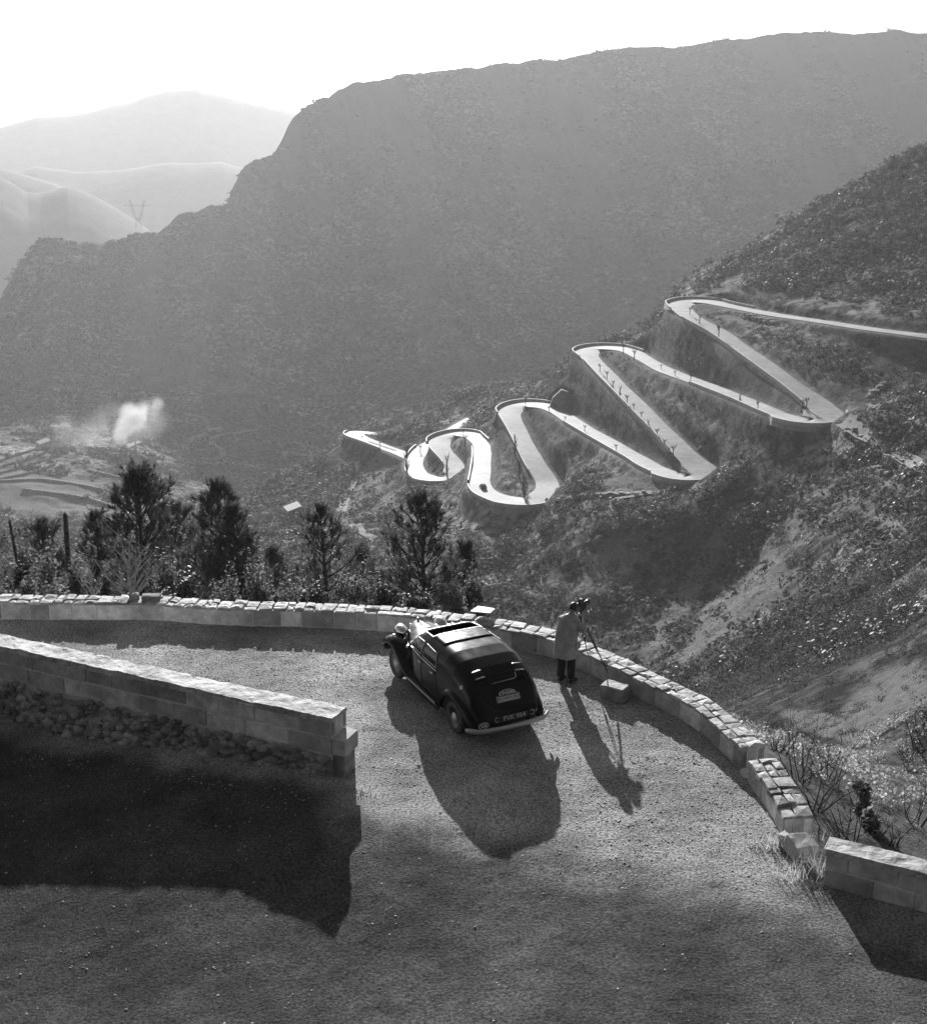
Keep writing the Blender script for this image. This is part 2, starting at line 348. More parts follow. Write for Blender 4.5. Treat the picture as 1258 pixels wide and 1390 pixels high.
LWP = np.array([tuple(LW_A + LWd * s) for s in np.arange(0, 13.5, 0.1)])
LWn = Vector((-LWd.y, LWd.x, 0))
if LWn.y > 0: LWn = -LWn           # points to the camera side
# polygon of the ground inside the outer wall
edge = [tuple(p[:2]) for p in OW] + [tuple(p[:2]) for p in OW2] + [tuple(at_z(1100, 1190, 0)[:2])] + [tuple(p[:2]) for p in RWP] + [(14, 5.5), (-22, 5.5), (-22, OW[0][1])]
EDGE = np.array(edge)
def inside(x, y, poly):
    c = np.zeros(x.shape, bool); n = len(poly); j = n - 1
    for i in range(n):
        xi, yi = poly[i]; xj, yj = poly[j]
        m = ((yi > y) != (yj > y)) & (x < (xj - xi) * (y - yi) / (yj - yi + 1e-12) + xi)
        c ^= m; j = i
    return c
def edge_dist(x, y, P):
    d = np.full(x.shape, 1e9)
    for i in range(len(P) - 1):
        ax, ay = P[i][:2]; bx, by = P[i+1][:2]; L2 = (bx-ax)**2 + (by-ay)**2 + 1e-12
        t = np.clip(((x-ax)*(bx-ax) + (y-ay)*(by-ay)) / L2, 0, 1)
        d = np.minimum(d, np.hypot(x - ax - t*(bx-ax), y - ay - t*(by-ay)))
    return d
def zg(x, y):
    x = np.asarray(x, float); y = np.asarray(y, float)
    sd = (x - LW_A.x) * LWn.x + (y - LW_A.y) * LWn.y      # >0 on the near side of the left wall
    s = np.clip((LW_A.x - x) / 7.0, 0, 1.6); s = s * s * (3 - 2 * np.minimum(s, 1)) * (s < 1) + np.where(s >= 1, 1 + (s - 1) * .6, 0)
    side = sstep(-0.50, -0.12, sd)
    t = sstep(18.3, 14.5, y) * sstep(3.0, -2.0, x)
    z = -0.55 * s * side - 0.31 * t * side
    return z
def ground_noise(x, y):
    return fbm(x, y, 1.7, 4, .5, 2.2) * 0.02 + fbm(x, y, 0.25, 4, .7, 7.7) * 0.022
# terrain sheet: below the lay-by it stays a metre under it, outside it starts at the foot of the wall
mk = (GR < 60)
ii = np.where(mk.any(1))[0].max() + 1
ins = inside(GX[:ii], GY[:ii], EDGE)
ed = np.minimum(edge_dist(GX[:ii], GY[:ii], OW[::4]), np.minimum(edge_dist(GX[:ii], GY[:ii], OW2[::3]), edge_dist(GX[:ii], GY[:ii], RWP[::4])))
sub = GZ[:ii]; sub[ins] = np.minimum(sub[ins], -0.9)
out = ~ins
cap = -0.45 - 0.55 * np.clip(ed - 0.6, 0, 30) + fbm(GX[:ii], GY[:ii], 2.5, 4, .6) * .25
mix = sstep(10, 22, ed)
sub[out] = (cap * (1 - mix) + sub * mix)[out]
sub[out & (ed < .9)] = np.minimum(sub[out & (ed < .9)], -0.55)
GZ[:ii] = sub
# seen-or-not tools on the finished sheet
TD = (H - GZ) / GR
def hit(px, py, rmin=30.0):
    """where the line of sight through a place of the photograph first meets the land"""
    a, t = azt(px, py); fj = (a - A0) / (A1 - A0) * (NA - 1); j = int(fj); u = fj - j
    prof = TD[:, j] * (1 - u) + TD[:, min(j + 1, NA - 1)] * u
    k = np.where((prof < t) & (RR > rmin))[0]
    if len(k) == 0: return None
    k = k[0]
    if k == 0: r = RR[0]
    else:
        p0, p1 = prof[k-1], prof[k]; f = 0 if p0 <= t else (p0 - t) / (p0 - p1 + 1e-9); r = RR[k-1] + f * (RR[k] - RR[k-1])
    return Vector((r * math.sin(a), r * math.cos(a), H - t * r))
def land_z(x, y):
    x = np.atleast_1d(np.asarray(x, float)); y = np.atleast_1d(np.asarray(y, float))
    r = np.hypot(x, y); a = np.arctan2(x, y); fi = np.interp(r, RR, np.arange(NR)); fj = np.clip((a - A0) / (A1 - A0) * (NA - 1), 0, NA - 1.001)
    i = np.minimum(fi.astype(int), NR - 2); j = fj.astype(int); u = fi - i; v = fj - j
    return (GZ[i, j] * (1-u) * (1-v) + GZ[i+1, j] * u * (1-v) + GZ[i, j+1] * (1-u) * v + GZ[i+1, j+1] * u * v)
# pale ground mask (real eroded earth and terraces, haze painted on the great hill)
BARE = [(1000,835,130,42,-52),(935,800,130,16,-58),(905,850,90,14,-60),(1050,745,60,16,-50),(1205,950,70,45,-35),(1225,790,60,8,-25),(845,745,45,18,0),(800,800,75,22,-62),(880,655,70,9,0),(1170,690,70,12,25),(1215,660,60,9,22),(1020,440,50,5,15),(1045,512,55,7,12),(1120,985,75,16,18),
        (500,650,70,16,-52),(470,690,40,13,-50),(540,690,60,10,45),(490,728,45,8,38),(440,700,30,10,-30),(70,690,170,22,12),(150,720,120,14,22),(40,655,120,14,5),(230,755,90,12,30),(1240,300,40,4,5),(1110,490,20,3,40),(1190,600,70,9,33),(1020,300,90,5,-52),(1100,260,70,5,-40),(1180,215,90,6,-30),(940,390,60,6,-45)]
bare = np.zeros(GZ.shape)
PXg = np.zeros_like(GZ); PYg = np.zeros_like(GZ)
dep = GY * math.cos(PITCH) - (GZ - H) * math.sin(PITCH); up = GY * math.sin(PITCH) + (GZ - H) * math.cos(PITCH)
PXg = CX + F * GX / dep; PYg = CY - F * up / dep
for bx, by, ra, rb, an in BARE:
    c, s = math.cos(R(an)), math.sin(R(an)); dx = PXg - bx; dy = PYg - by
    q = np.hypot((dx * c + dy * s) / ra, (-dx * s + dy * c) / rb)
    rr_ok = (GR > 60) & (GR < 1100)
    bare = np.maximum(bare, (1 - sstep(0.75, 1.1, q + 0.45 * fbm(GX, GY, 12, 5, .6, 1.0))) * rr_ok)
bare = np.maximum(bare, 0.75 * (1 - sstep(3.6, 6.5, DIST)))
bare = np.maximum(bare, 0.9 * sstep(40, 22, GR))
gul = fbm(GX * 1.3 + GY * .3, GY * .33, 70, 6, .62, 12.5)
bare = np.where(GR > 1130, np.maximum(bare, np.clip(.16 + .62 * sstep(-210, 60, GZ) + 1.3 * gul, 0, 1) * .95), bare)  # great hill made paler with height: haze and light grass painted in
idx = np.arange(NR * NA).reshape(NR, NA)
Fq = np.stack([idx[:-1, :-1], idx[:-1, 1:], idx[1:, 1:], idx[1:, :-1]], -1).reshape(-1, 4)
# material: scrub-covered ground with bare earth and painted haze where the attribute says so
m_land, nt, b = new_mat('scrub_hillside'); N = nt.nodes; Lk = nt.links
geo = N.new('ShaderNodeNewGeometry'); at = N.new('ShaderNodeAttribute'); at.attribute_name = 'soil_haze'
def tnoise(scale, detail=6, rough=.6):
    t = N.new('ShaderNodeTexNoise'); t.inputs['Scale'].default_value = scale; t.inputs['Detail'].default_value = detail; t.inputs['Roughness'].default_value = rough
    Lk.new(geo.outputs['Position'], t.inputs['Vector']); return t
def ramp(src, p0, p1, c0, c1):
    c = N.new('ShaderNodeValToRGB'); c.color_ramp.elements[0].position = p0; c.color_ramp.elements[1].position = p1
    c.color_ramp.elements[0].color = g3(c0); c.color_ramp.elements[1].color = g3(c1); Lk.new(src, c.inputs[0]); return c
ta = tnoise(.22, 9, .72); tb = tnoise(.035, 5); tcn = tnoise(1.3, 7, .7)
ra = ramp(ta.outputs['Fac'], .46, .57, .016, .19); tb0 = tnoise(.011, 9, .7); rb0 = ramp(tb0.outputs['Fac'], .44, .60, .45, 1.9); rb1 = ramp(tb.outputs['Fac'], .4, .62, .5, 1.25); rb = N.new('ShaderNodeMix'); rb.data_type = 'RGBA'; rb.blend_type = 'MULTIPLY'; rb.inputs['Factor'].default_value = 1; Lk.new(rb0.outputs[0], rb.inputs['A']); Lk.new(rb1.outputs[0], rb.inputs['B'])
mm = N.new('ShaderNodeVectorMath'); mm.operation = 'SCALE'; Lk.new(ra.outputs[0], mm.inputs[0]); Lk.new(rb.outputs['Result'], mm.inputs['Scale'])
rs = ramp(tcn.outputs['Fac'], .3, .7, .06, .17)
mx = N.new('ShaderNodeMix'); mx.data_type = 'RGBA'; Lk.new(at.outputs['Fac'], mx.inputs['Factor']); Lk.new(mm.outputs[0], mx.inputs['A']); Lk.new(rs.outputs[0], mx.inputs['B'])
Lk.new(mx.outputs['Result'], b.inputs['Base Color']); b.inputs['Roughness'].default_value = .95; b.inputs['Specular IOR Level'].default_value = .06
bp = N.new('ShaderNodeBump'); bp.inputs['Strength'].default_value = .9; bp.inputs['Distance'].default_value = 1.2; Lk.new(ta.outputs['Fac'], bp.inputs['Height'])
bp2 = N.new('ShaderNodeBump'); bp2.inputs['Strength'].default_value = .6; bp2.inputs['Distance'].default_value = .25; Lk.new(tcn.outputs['Fac'], bp2.inputs['Height']); Lk.new(bp.outputs[0], bp2.inputs['Normal'])
Lk.new(bp2.outputs[0], b.inputs['Normal'])
land = mesh_np('hillsides', np.stack([GX, GY, GZ], -1).reshape(-1, 3), Fq, m_land, smooth=True)
at_ = land.data.attributes.new('soil_haze', 'FLOAT', 'POINT'); at_.data.foreach_set('value', bare.astype(np.float32).ravel())
tag(land, kind='structure')
# ---- lay-by surface
m_gravel = noise_mat('packed_gravel', .12, .56, 22, rough=.95, bump=.9, scale2=.5, spec=.08, bdist=.03, contrast=(.36, .66))
nt = m_gravel.node_tree; b = nt.nodes['Principled BSDF']; src = b.inputs['Base Color'].links[0].from_socket
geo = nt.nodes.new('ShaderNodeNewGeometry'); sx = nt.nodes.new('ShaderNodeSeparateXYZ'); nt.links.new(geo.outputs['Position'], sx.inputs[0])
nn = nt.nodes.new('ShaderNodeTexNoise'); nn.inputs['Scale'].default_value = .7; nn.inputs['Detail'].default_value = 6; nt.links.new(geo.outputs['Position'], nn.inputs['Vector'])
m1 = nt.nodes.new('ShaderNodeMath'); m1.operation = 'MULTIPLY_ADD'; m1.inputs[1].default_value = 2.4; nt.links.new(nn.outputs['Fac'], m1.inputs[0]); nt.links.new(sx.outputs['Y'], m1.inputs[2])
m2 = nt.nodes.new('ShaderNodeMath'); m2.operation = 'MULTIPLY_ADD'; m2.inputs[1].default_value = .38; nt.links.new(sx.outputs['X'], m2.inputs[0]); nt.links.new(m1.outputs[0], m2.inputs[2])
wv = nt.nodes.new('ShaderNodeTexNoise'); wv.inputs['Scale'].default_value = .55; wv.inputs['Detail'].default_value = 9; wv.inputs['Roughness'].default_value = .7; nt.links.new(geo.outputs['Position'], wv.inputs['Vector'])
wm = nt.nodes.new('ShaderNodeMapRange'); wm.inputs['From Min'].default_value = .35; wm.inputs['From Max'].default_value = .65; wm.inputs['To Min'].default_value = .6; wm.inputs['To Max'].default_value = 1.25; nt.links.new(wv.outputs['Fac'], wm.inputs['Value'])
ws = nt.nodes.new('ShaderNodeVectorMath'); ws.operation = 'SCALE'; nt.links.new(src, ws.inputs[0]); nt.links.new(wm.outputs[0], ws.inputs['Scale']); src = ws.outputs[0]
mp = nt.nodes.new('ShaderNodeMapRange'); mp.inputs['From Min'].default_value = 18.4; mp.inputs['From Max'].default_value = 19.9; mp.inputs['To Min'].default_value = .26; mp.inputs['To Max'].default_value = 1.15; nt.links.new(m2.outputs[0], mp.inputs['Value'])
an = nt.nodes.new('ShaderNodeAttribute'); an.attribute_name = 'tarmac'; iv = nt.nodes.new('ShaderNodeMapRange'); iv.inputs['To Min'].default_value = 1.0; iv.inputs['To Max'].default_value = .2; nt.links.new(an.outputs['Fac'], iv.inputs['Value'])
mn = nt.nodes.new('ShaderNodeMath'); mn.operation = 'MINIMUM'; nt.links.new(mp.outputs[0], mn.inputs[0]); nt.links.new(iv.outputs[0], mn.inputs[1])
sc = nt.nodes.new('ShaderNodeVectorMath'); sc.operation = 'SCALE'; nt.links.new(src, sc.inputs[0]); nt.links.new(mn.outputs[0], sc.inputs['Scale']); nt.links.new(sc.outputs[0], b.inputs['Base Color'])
sp = .07
xs = np.arange(-18, 12, sp); ys = np.arange(7.5, 28, sp); X, Y = np.meshgrid(xs, ys)
Z = zg(X, Y) + ground_noise(X, Y)
insd = inside(X, Y, EDGE) | (edge_dist(X, Y, OW[::4]) < .15) | (edge_dist(X, Y, OW2[::3]) < .15) | (edge_dist(X, Y, RWP[::4]) < .15)
idx = np.arange(X.size).reshape(X.shape)
fq = np.stack([idx[:-1, :-1], idx[:-1, 1:], idx[1:, 1:], idx[1:, :-1]], -1)
ok = insd[:-1, :-1] & insd[:-1, 1:] & insd[1:, 1:] & insd[1:, :-1]
fq = fq[ok]; used, inv = np.unique(fq, return_inverse=True)
V = np.stack([X.ravel(), Y.ravel(), Z.ravel()], 1)[used]
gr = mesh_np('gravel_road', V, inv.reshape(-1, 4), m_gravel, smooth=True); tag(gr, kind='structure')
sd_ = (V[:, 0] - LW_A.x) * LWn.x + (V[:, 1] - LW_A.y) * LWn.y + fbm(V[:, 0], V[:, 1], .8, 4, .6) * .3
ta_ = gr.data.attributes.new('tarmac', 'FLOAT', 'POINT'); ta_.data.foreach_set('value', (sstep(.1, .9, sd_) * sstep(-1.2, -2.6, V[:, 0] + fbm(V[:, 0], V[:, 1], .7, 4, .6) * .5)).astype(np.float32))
m_peb = noise_mat('loose_stone', .13, .42, 9, rough=.85, bump=.3, bdist=.01, scale2=1.5)
# loose stones pressed into it
def pebbles(n, x0, x1, y0, y1, smin, smax, dens=None, seed=1, zf=None, lift=.3):
    g = np.random.default_rng(seed); x = g.uniform(x0, x1, n); y = g.uniform(y0, y1, n)
    k = inside(x, y, EDGE)
    if dens is not None: k &= g.random(n) < dens(x, y)
    x, y = x[k], y[k]; n = len(x); s = smin + (smax - smin) * g.random(n) ** 3
    base = np.array([(-1,-1,0),(1,-1,0),(1,1,0),(-1,1,0),(-.7,-.7,1),(.7,-.7,1),(.7,.7,1),(-.7,.7,1)], float)
    V = base[None] * np.ones((n, 1, 1)); V = V * (1 + g.uniform(-.35, .35, V.shape)); V[:, :, 2] *= g.uniform(.25, .6, (n, 1)); V *= s[:, None, None] * .5
    a = g.uniform(0, 6.28, n); c, sn = np.cos(a)[:, None], np.sin(a)[:, None]
    vx = V[:, :, 0] * c - V[:, :, 1] * sn; vy = V[:, :, 0] * sn + V[:, :, 1] * c
    z = (zg(x, y) + ground_noise(x, y))[:, None] + V[:, :, 2] - s[:, None] * .08 + vx * g.uniform(-.3, .3, (n, 1))
    P = np.stack([vx + x[:, None], vy + y[:, None], z], -1).reshape(-1, 3)
    f = np.array([(4,5,6,7),(0,1,5,4),(1,2,6,5),(2,3,7,6),(3,0,4,7)]); Fp = (f[None] + (np.arange(n) * 8)[:, None, None]).reshape(-1, 4)
    return P, Fp
P1, F1 = pebbles(210000, -12, 8, 10, 27, .010, .038, seed=5, dens=lambda x, y: np.clip(.04 + .96 * sstep(17.6, 19.6, y + .38 * x + fbm(x, y, 3, 3, .5) * 1.2), 0, 1) * (.35 + .65 * sstep(-.25, .3, fbm(x, y, 1.1, 3, .6, 4.))))
o = mesh_np('loose_gravel', P1, F1, m_peb); tag(o, kind='stuff', label='loose gravel scattered over the lay-by surface')
# ---- rubble walls
m_mortar = noise_mat('pale_mortar', .6, .8, 14, rough=.9, bump=.5, bdist=.02)
m_block = noise_mat('dressed_stone', .36, .60, 5, rough=.85, bump=.5, scale2=1.1, bdist=.02)
m_top = noise_mat('wall_top_stone', .24, .52, 7, rough=.75, bump=.9, scale2=1.3, spec=.5, bdist=.03)
m_rub = noise_mat('rubble_stone', .2, .4, 5, rough=.9, bump=.6, scale2=1.7, bdist=.03)
for m_, lo_, hi_ in ((m_block, .6, 1.5), (m_rub, .55, 1.5), (m_top, .6, 1.25), (m_peb, .5, 1.6)): island_var(m_, lo_, hi_)
def frames(P):
    P = np.asarray(P, float); T = np.gradient(P[:, :2], axis=0); T /= np.linalg.norm(T, axis=1)[:, None]
    s = np.r_[0, np.cumsum(np.linalg.norm(np.diff(P[:, :2], axis=0), axis=1))]
    return P, T, s
def wall(name, path, thick, z0, z1, courses, label, group=None, blk=(.45, .95), side=1, seed=1, back=-2.5, rub=None, ends=(True, True), top_rough=.03, slab=False):
    """side=+1: the wall's body lies to the left of its path; z0, z1 callables of arc length: foot and top"""
    g = np.random.default_rng(seed); P, T, s = frames(path); L = s[-1]
    def at(u, off, z):
        x = np.interp(u, s, P[:, 0]); y = np.interp(u, s, P[:, 1]); tx = np.interp(u, s, T[:, 0]); ty = np.interp(u, s, T[:, 1])
        return (x - ty * off * side, y + tx * off * side, z)
    root = empty(name, at(L / 2, thick / 2, 0)); o = Vector(root.location)
    def loc(p): return (p[0] - o.x, p[1] - o.y, p[2] - o.z)
    core = MB(); us = np.arange(0, L, .25).tolist() + [L]; us[0] = .012; us[-1] = L - .012
    rings = []
    for u in us:
        rings.append([loc(at(u, .022, z0(u) - (.3 if rub is None else .01))), loc(at(u, .022, z1(u) - .035)), loc(at(u, thick - .022, z1(u) - .035)), loc(at(u, thick - .022, back))])
    core.ring(rings); core.build('mortar_core', m_mortar, root)
    fb = MB()
    def blockface(u0, u1, za0, za1, zb0, zb1, off0, off1):
        jit = lambda: g.uniform(-.008, .008)
        q = []
        n = max(1, int((u1 - u0) / .3))
        for k in range(n + 1):
            u = u0 + (u1 - u0) * k / n; lo = za0 + (za1 - za0) * k / n; hi = zb0 + (zb1 - zb0) * k / n
            q.append([loc(at(u, off0 + jit(), lo)), loc(at(u, off0 + jit(), hi)), loc(at(u, off1, hi)), loc(at(u, off1, lo))])
        fb.ring(q)
    for c in range(courses):
        u = 0.0
        if c % 2: u = -.3
        while u < L - .05:
            w_ = g.uniform(*blk); a = max(u, 0) + .012; b_ = min(u + w_, L) - .012
            if L - (u + w_) < .2: b_ = L - .012; w_ = L - u
            if b_ - a > .05:
                f0 = c / courses; f1 = (c + 1) / courses
                pr = g.uniform(-.012, .012)
                blockface(a, b_, z0(a) + (z1(a) - z0(a)) * f0 + .014, z0(b_) + (z1(b_) - z0(b_)) * f0 + .014, z0(a) + (z1(a) - .03 - z0(a)) * f1 - .012, z0(b_) + (z1(b_) - .03 - z0(b_)) * f1 - .012, pr, .14)
                blockface(a, b_, z0(a) + (z1(a) - z0(a)) * f0 + .014, z0(b_) + (z1(b_) - z0(b_)) * f0 + .014, z0(a) + (z1(a) - .03 - z0(a)) * f1 - .012, z0(b_) + (z1(b_) - .03 - z0(b_)) * f1 - .012, thick - .14, thick - pr)
            u += w_
        for (ua, ub) in ((0.0, .02), (L - .02, L)):
            z_lo = z0(ua) + (z1(ua) - z0(ua)) * c / courses + .014; z_hi = z0(ua) + (z1(ua) - .03 - z0(ua)) * (c + 1) / courses - .012
            fb.ring([[loc(at(ua - .004, .15, z_lo)), loc(at(ua - .004, .15, z_hi)), loc(at(ua - .004, thick - .15, z_hi)), loc(at(ua - .004, thick - .15, z_lo))],
                     [loc(at(ub + .004, .15, z_lo)), loc(at(ub + .004, .15, z_hi)), loc(at(ub + .004, thick - .15, z_hi)), loc(at(ub + .004, thick - .15, z_lo))]])
    fb.build('stone_course', m_block, root, bevel=.012)
    tb_ = MB(); u = 0.0
    if slab:
        nu_, no_ = int(L / .07), 11; Vs = []
        for i_ in range(nu_ + 1):
            uu_ = L * i_ / nu_
            for j_ in range(no_):
                oo_ = -.02 + (thick + .04) * j_ / (no_ - 1); e_ = 1 if 0 < j_ < no_ - 1 else 0
                zz_ = z1(uu_) + (float(fbm(np.array([uu_ * 1.0]), np.array([oo_ + seed]), .5, 4, .65)[0]) * .045 + .01 if e_ else -.07)
                Vs.append(loc(at(uu_, oo_ + (0 if e_ else g.uniform(-.02, .02)), zz_)))
        tb_.add(Vs, [(i_*no_+j_, i_*no_+j_+1, (i_+1)*no_+j_+1, (i_+1)*no_+j_) for i_ in range(nu_) for j_ in range(no_-1)] + [tuple(range(no_)), tuple(nu_*no_ + j_ for j_ in range(no_))])
        u = L
    while u < L - .02:
        w_ = g.uniform(.12, .36); ue = min(u + w_, L)
        if L - ue < .12: ue = L
        cuts = [-.015] + sorted([g.uniform(.3, .42) * thick, g.uniform(.58, .72) * thick][:g.integers(1, 3)]) + [thick + .015]
        for a, b_ in zip(cuts[:-1], cuts[1:]):
            cs = []
            for (uu, oo) in ((u + .003, a + .003), (ue - .003, a + .003), (ue - .003, b_ - .003), (u + .003, b_ - .003)):
                uu2 = uu + g.uniform(-.03, .03) * (0 < uu - .05 and uu < L - .05); cs.append((uu2, oo + g.uniform(-.015, .02) * (1 if oo < thick / 2 else -1)))
            dz = g.uniform(-.012, top_rough); tl = g.uniform(-.012, .012, 4); m_ = ((cs[0][0] + cs[2][0]) / 2, (cs[0][1] + cs[2][1]) / 2)
            lo = [loc(at(cu, co, z1(u) - .045)) for cu, co in cs]
            hi = [loc(at(cu + (m_[0] - cu) * .12, co + (m_[1] - co) * .1, z1(u) + dz + tl[k])) for k, (cu, co) in enumerate(cs)]
            mid = [loc(at(m_[0] + g.uniform(-.04, .04), m_[1] + g.uniform(-.03, .03), z1(u) + dz + g.uniform(0, .025)))]
            tb_.add(lo + hi + mid, [(0,1,5,4),(1,2,6,5),(2,3,7,6),(3,0,4,7),(4,5,8),(5,6,8),(6,7,8),(7,4,8)])
        u = ue
    tb_.build('top_stones', m_top, root)
    if rub is not None:
        rb_ = MB()
        for k in range(int(L * 60)):
            u = g.uniform(0, L); d_ = rub(u); z = z0(u) - g.uniform(.02, d_); sz = g.uniform(.035, .11)
            c = Vector(loc(at(u, g.uniform(-.05, .04), z))); vs = []; fs = []
            nu, nv = 7, 5
            for i in range(nv):
                for j in range(nu):
                    th = math.pi * (i + .5) / nv; ph = 2 * math.pi * j / nu; q = 1 + g.uniform(-.22, .22)
                    vs.append(c + Vector((math.cos(ph) * math.sin(th) * sz * 1.25 * q, math.sin(ph) * math.sin(th) * sz * .7 * q, math.cos(th) * sz * .75 * q)))
            for i in range(nv - 1):
                for j in range(nu): fs.append((i*nu+j, i*nu+(j+1)%nu, (i+1)*nu+(j+1)%nu, (i+1)*nu+j))
            fs.append(tuple(range(nu))); fs.append(tuple((nv-1)*nu + j for j in range(nu)))
            rb_.add(vs, fs)
        rings = [[loc(at(u, .06, z0(u) + .02)), loc(at(u, thick, z0(u) + .02)), loc(at(u, thick, z0(u) - rub(u) - .4)), loc(at(u, .06, z0(u) - rub(u) - .4))] for u in us]
        rb_.ring(rings)
        rb_.build('rubble_footing', m_rub, root, smooth=False)
    tag(root, label, 'stone wall', group)
    return root
fl = lambda v: (lambda u: v)
wall('parapet_wall', OW, .48, fl(0.0), fl(.43), 1, 'long low curved stone parapet running behind the car and the photographer', seed=4, blk=(.42, .85), side=1)
wall('parapet_wall', OW2, .50, fl(-.03), lambda u: .40 - .05 * u, 1, 'short lower length of stone parapet with a crumbling end, below the step in the curve', seed=9, blk=(.4, .7), side=1, top_rough=.05)
wall('parapet_wall', RWP, .42, fl(-.02), fl(.62), 2, 'straight pale-topped stone wall leaving the bottom right corner', seed=14, blk=(.45, .8), side=1, slab=True)
LWz = lambda u: .30 - .16 * min(u / 7, 1.5)
wall('dividing_wall', LWP, .56, lambda u: .40 , fl(1.1), 2, 'thick two-course block wall with pale top and rubble footing in the left foreground', seed=21, blk=(.5, 1.0), side=-1, rub=lambda u: .45 + .55 * min(u / 7, 1.6), back=-1.2, slab=True)
# fallen blocks at the broken end of the parapet
def rough_block(name, c, size, rot, mat, label, cat, seed=0, group=None, amt=.12):
    g = np.random.default_rng(seed); b = bmesh.new(); bmesh.ops.create_cube(b, size=1); bmesh.ops.subdivide_edges(b, edges=b.edges, cuts=2, use_grid_fill=True)
    for v in b.verts:
        v.co = Vector((v.co.x * size[0], v.co.y * size[1], v.co.z * size[2])); v.co += Vector(g.uniform(-amt, amt, 3)) * min(size) * .5
    me = bpy.data.meshes.new(name); b.to_mesh(me); b.free(); me.materials.append(mat); o = link(name, me); o.location = c; o.rotation_euler = rot
    m = o.modifiers.new('bevel', 'BEVEL'); m.width = min(size) * .08; m.segments = 2; m.limit_method = 'ANGLE'
    tag(o, label, cat, group); return o
p = at_z(835, 948, 0); rough_block('stone_block', (p.x, p.y, .15), (.52, .34, .31), (R(2), R(-3), R(-35)), m_top, 'pale rectangular stone block lying on the gravel behind the tripod', 'stone block', 3, amt=.06)
p = at_z(1085, 1160, 0); rough_block('stone_block', (p.x, p.y, .14), (.42, .34, .26), (R(12), R(8), R(20)), m_block, 'tumbled stone between the crumbling parapet end and the corner of the right wall', 'stone block', 5, amt=.09)
p = at_z(1070, 1147, 0); rough_block('stone_block', (p.x, p.y, .09), (.34, .26, .2), (R(-8), R(14), R(55)), m_block, 'smaller tumbled stone against the foot of the crumbling parapet end', 'stone block', 15, amt=.12)
print('WALLEND', LW_A)
p = at_z(181, 815, .43); rough_block('loose_stone', (p.x, p.y + .05, .50), (.22, .2, .15), (0, 0, R(20)), m_rub, 'small rounded loose stone on top of the far parapet, left of the flat one', 'stone', 6, amt=.4)
p = at_z(205, 815, .43); rough_block('loose_stone', (p.x, p.y + .05, .49), (.42, .25, .13), (0, 0, R(3)), m_rub, 'flat oblong loose stone on top of the far parapet, below the bare tree', 'stone', 8, amt=.15)

e_ = [c for c in bpy.data.objects if c.name.startswith('dividing_wall')][0]
def lw(u, off, z): p = LW_A + LWd * u - LWn * off; return Vector((p.x, p.y, z)) - e_.location
m = MB(); m.ring([[lw(-.26, .02, zz), lw(.0, .0, zz), lw(.0, .55, zz), lw(-.26, .50, zz)] for zz in (.42, .73)]); m.build('stone_course', m_block, e_, bevel=.015)
m = MB(); m.ring([[lw(-.22, .05, zz), lw(.05, .05, zz), lw(.05, .5, zz), lw(-.22, .46, zz)] for zz in (-.2, .41)]); m.build('rubble_footing', m_rub, e_, bevel=.04)

# unseen bank under and behind the camera, added to shut off the sky there
bx = np.concatenate([np.arange(-260, -30, 6.0), np.arange(-30, 30, 1.0), np.arange(30, 261, 6.0)]); by = np.concatenate([np.arange(5.8, -12, -.6), np.arange(-12, -240, -6.0)]); BX, BY = np.meshgrid(bx, by)
BZ = np.interp(-BY, [-5.8, -4.5, -1.2, 1.5, 12, 240], [-.35, .6, 8.6, 9.7, 17, 170]) + fbm(BX, BY, 9, 5, .55, 3.1) * .9 * sstep(4.8, 2.0, BY) * sstep(0, 3, np.abs(BY) + np.abs(BX) * .3)
idx = np.arange(BX.size).reshape(BX.shape); o = mesh_np('sky_block_bank', np.stack([BX, BY, BZ], -1).reshape(-1, 3), np.stack([idx[:-1, :-1], idx[1:, :-1], idx[1:, 1:], idx[:-1, 1:]], -1).reshape(-1, 4), m_land, smooth=True); tag(o, kind='structure')
# ================================================================ mountain road and its walls
m_road = noise_mat('dusty_road', .09, .21, .35, rough=.75, bump=.5, scale2=.09, spec=.35, bdist=.04, contrast=(.3, .7))
def ribbon(Q, hw, lift=0.0, cuts=9):
    T = np.gradient(Q[:, :2], axis=0); T /= np.linalg.norm(T, axis=1)[:, None] + 1e-9; n = len(Q); V = []
    for k in range(cuts):
        f_ = -1 + 2 * k / (cuts - 1); o = f_ * hw; ww = 1 + .05 * np.sin(np.arange(n) * .13 + k)
        V.append(np.stack([Q[:, 0] - T[:, 1] * o * ww, Q[:, 1] + T[:, 0] * o * ww, Q[:, 2] + lift + .06 * (1 - f_ ** 2)], 1))
    V = np.stack(V, 1).reshape(-1, 3); idx = np.arange(n * cuts).reshape(n, cuts)
    return V, np.stack([idx[:-1, :-1], idx[:-1, 1:], idx[1:, 1:], idx[1:, :-1]], -1).reshape(-1, 4)
for k, rd in enumerate(ROADS):
    V, f = ribbon(rd, HWS[k]); o = mesh_np('mountain_road', V, f, m_road, smooth=True); tag(o, kind='structure')
def nearest_i(rd, px, py):
    """index of the road sample seen nearest to a place of the photograph"""
    dep = rd[:, 1] * math.cos(PITCH) - (rd[:, 2] - H) * math.sin(PITCH); up = rd[:, 1] * math.sin(PITCH) + (rd[:, 2] - H) * math.cos(PITCH)
    return int(np.argmin((CX + F * rd[:, 0] / dep - px) ** 2 + (CY - F * up / dep - py) ** 2))
m_para = noise_mat('road_parapet', .22, .42, 1.2, rough=.7, bump=.4, bdist=.05)
m_ledge = noise_mat('ledge_stone', .12, .26, 1.2, rough=.85, bump=.4, bdist=.05)
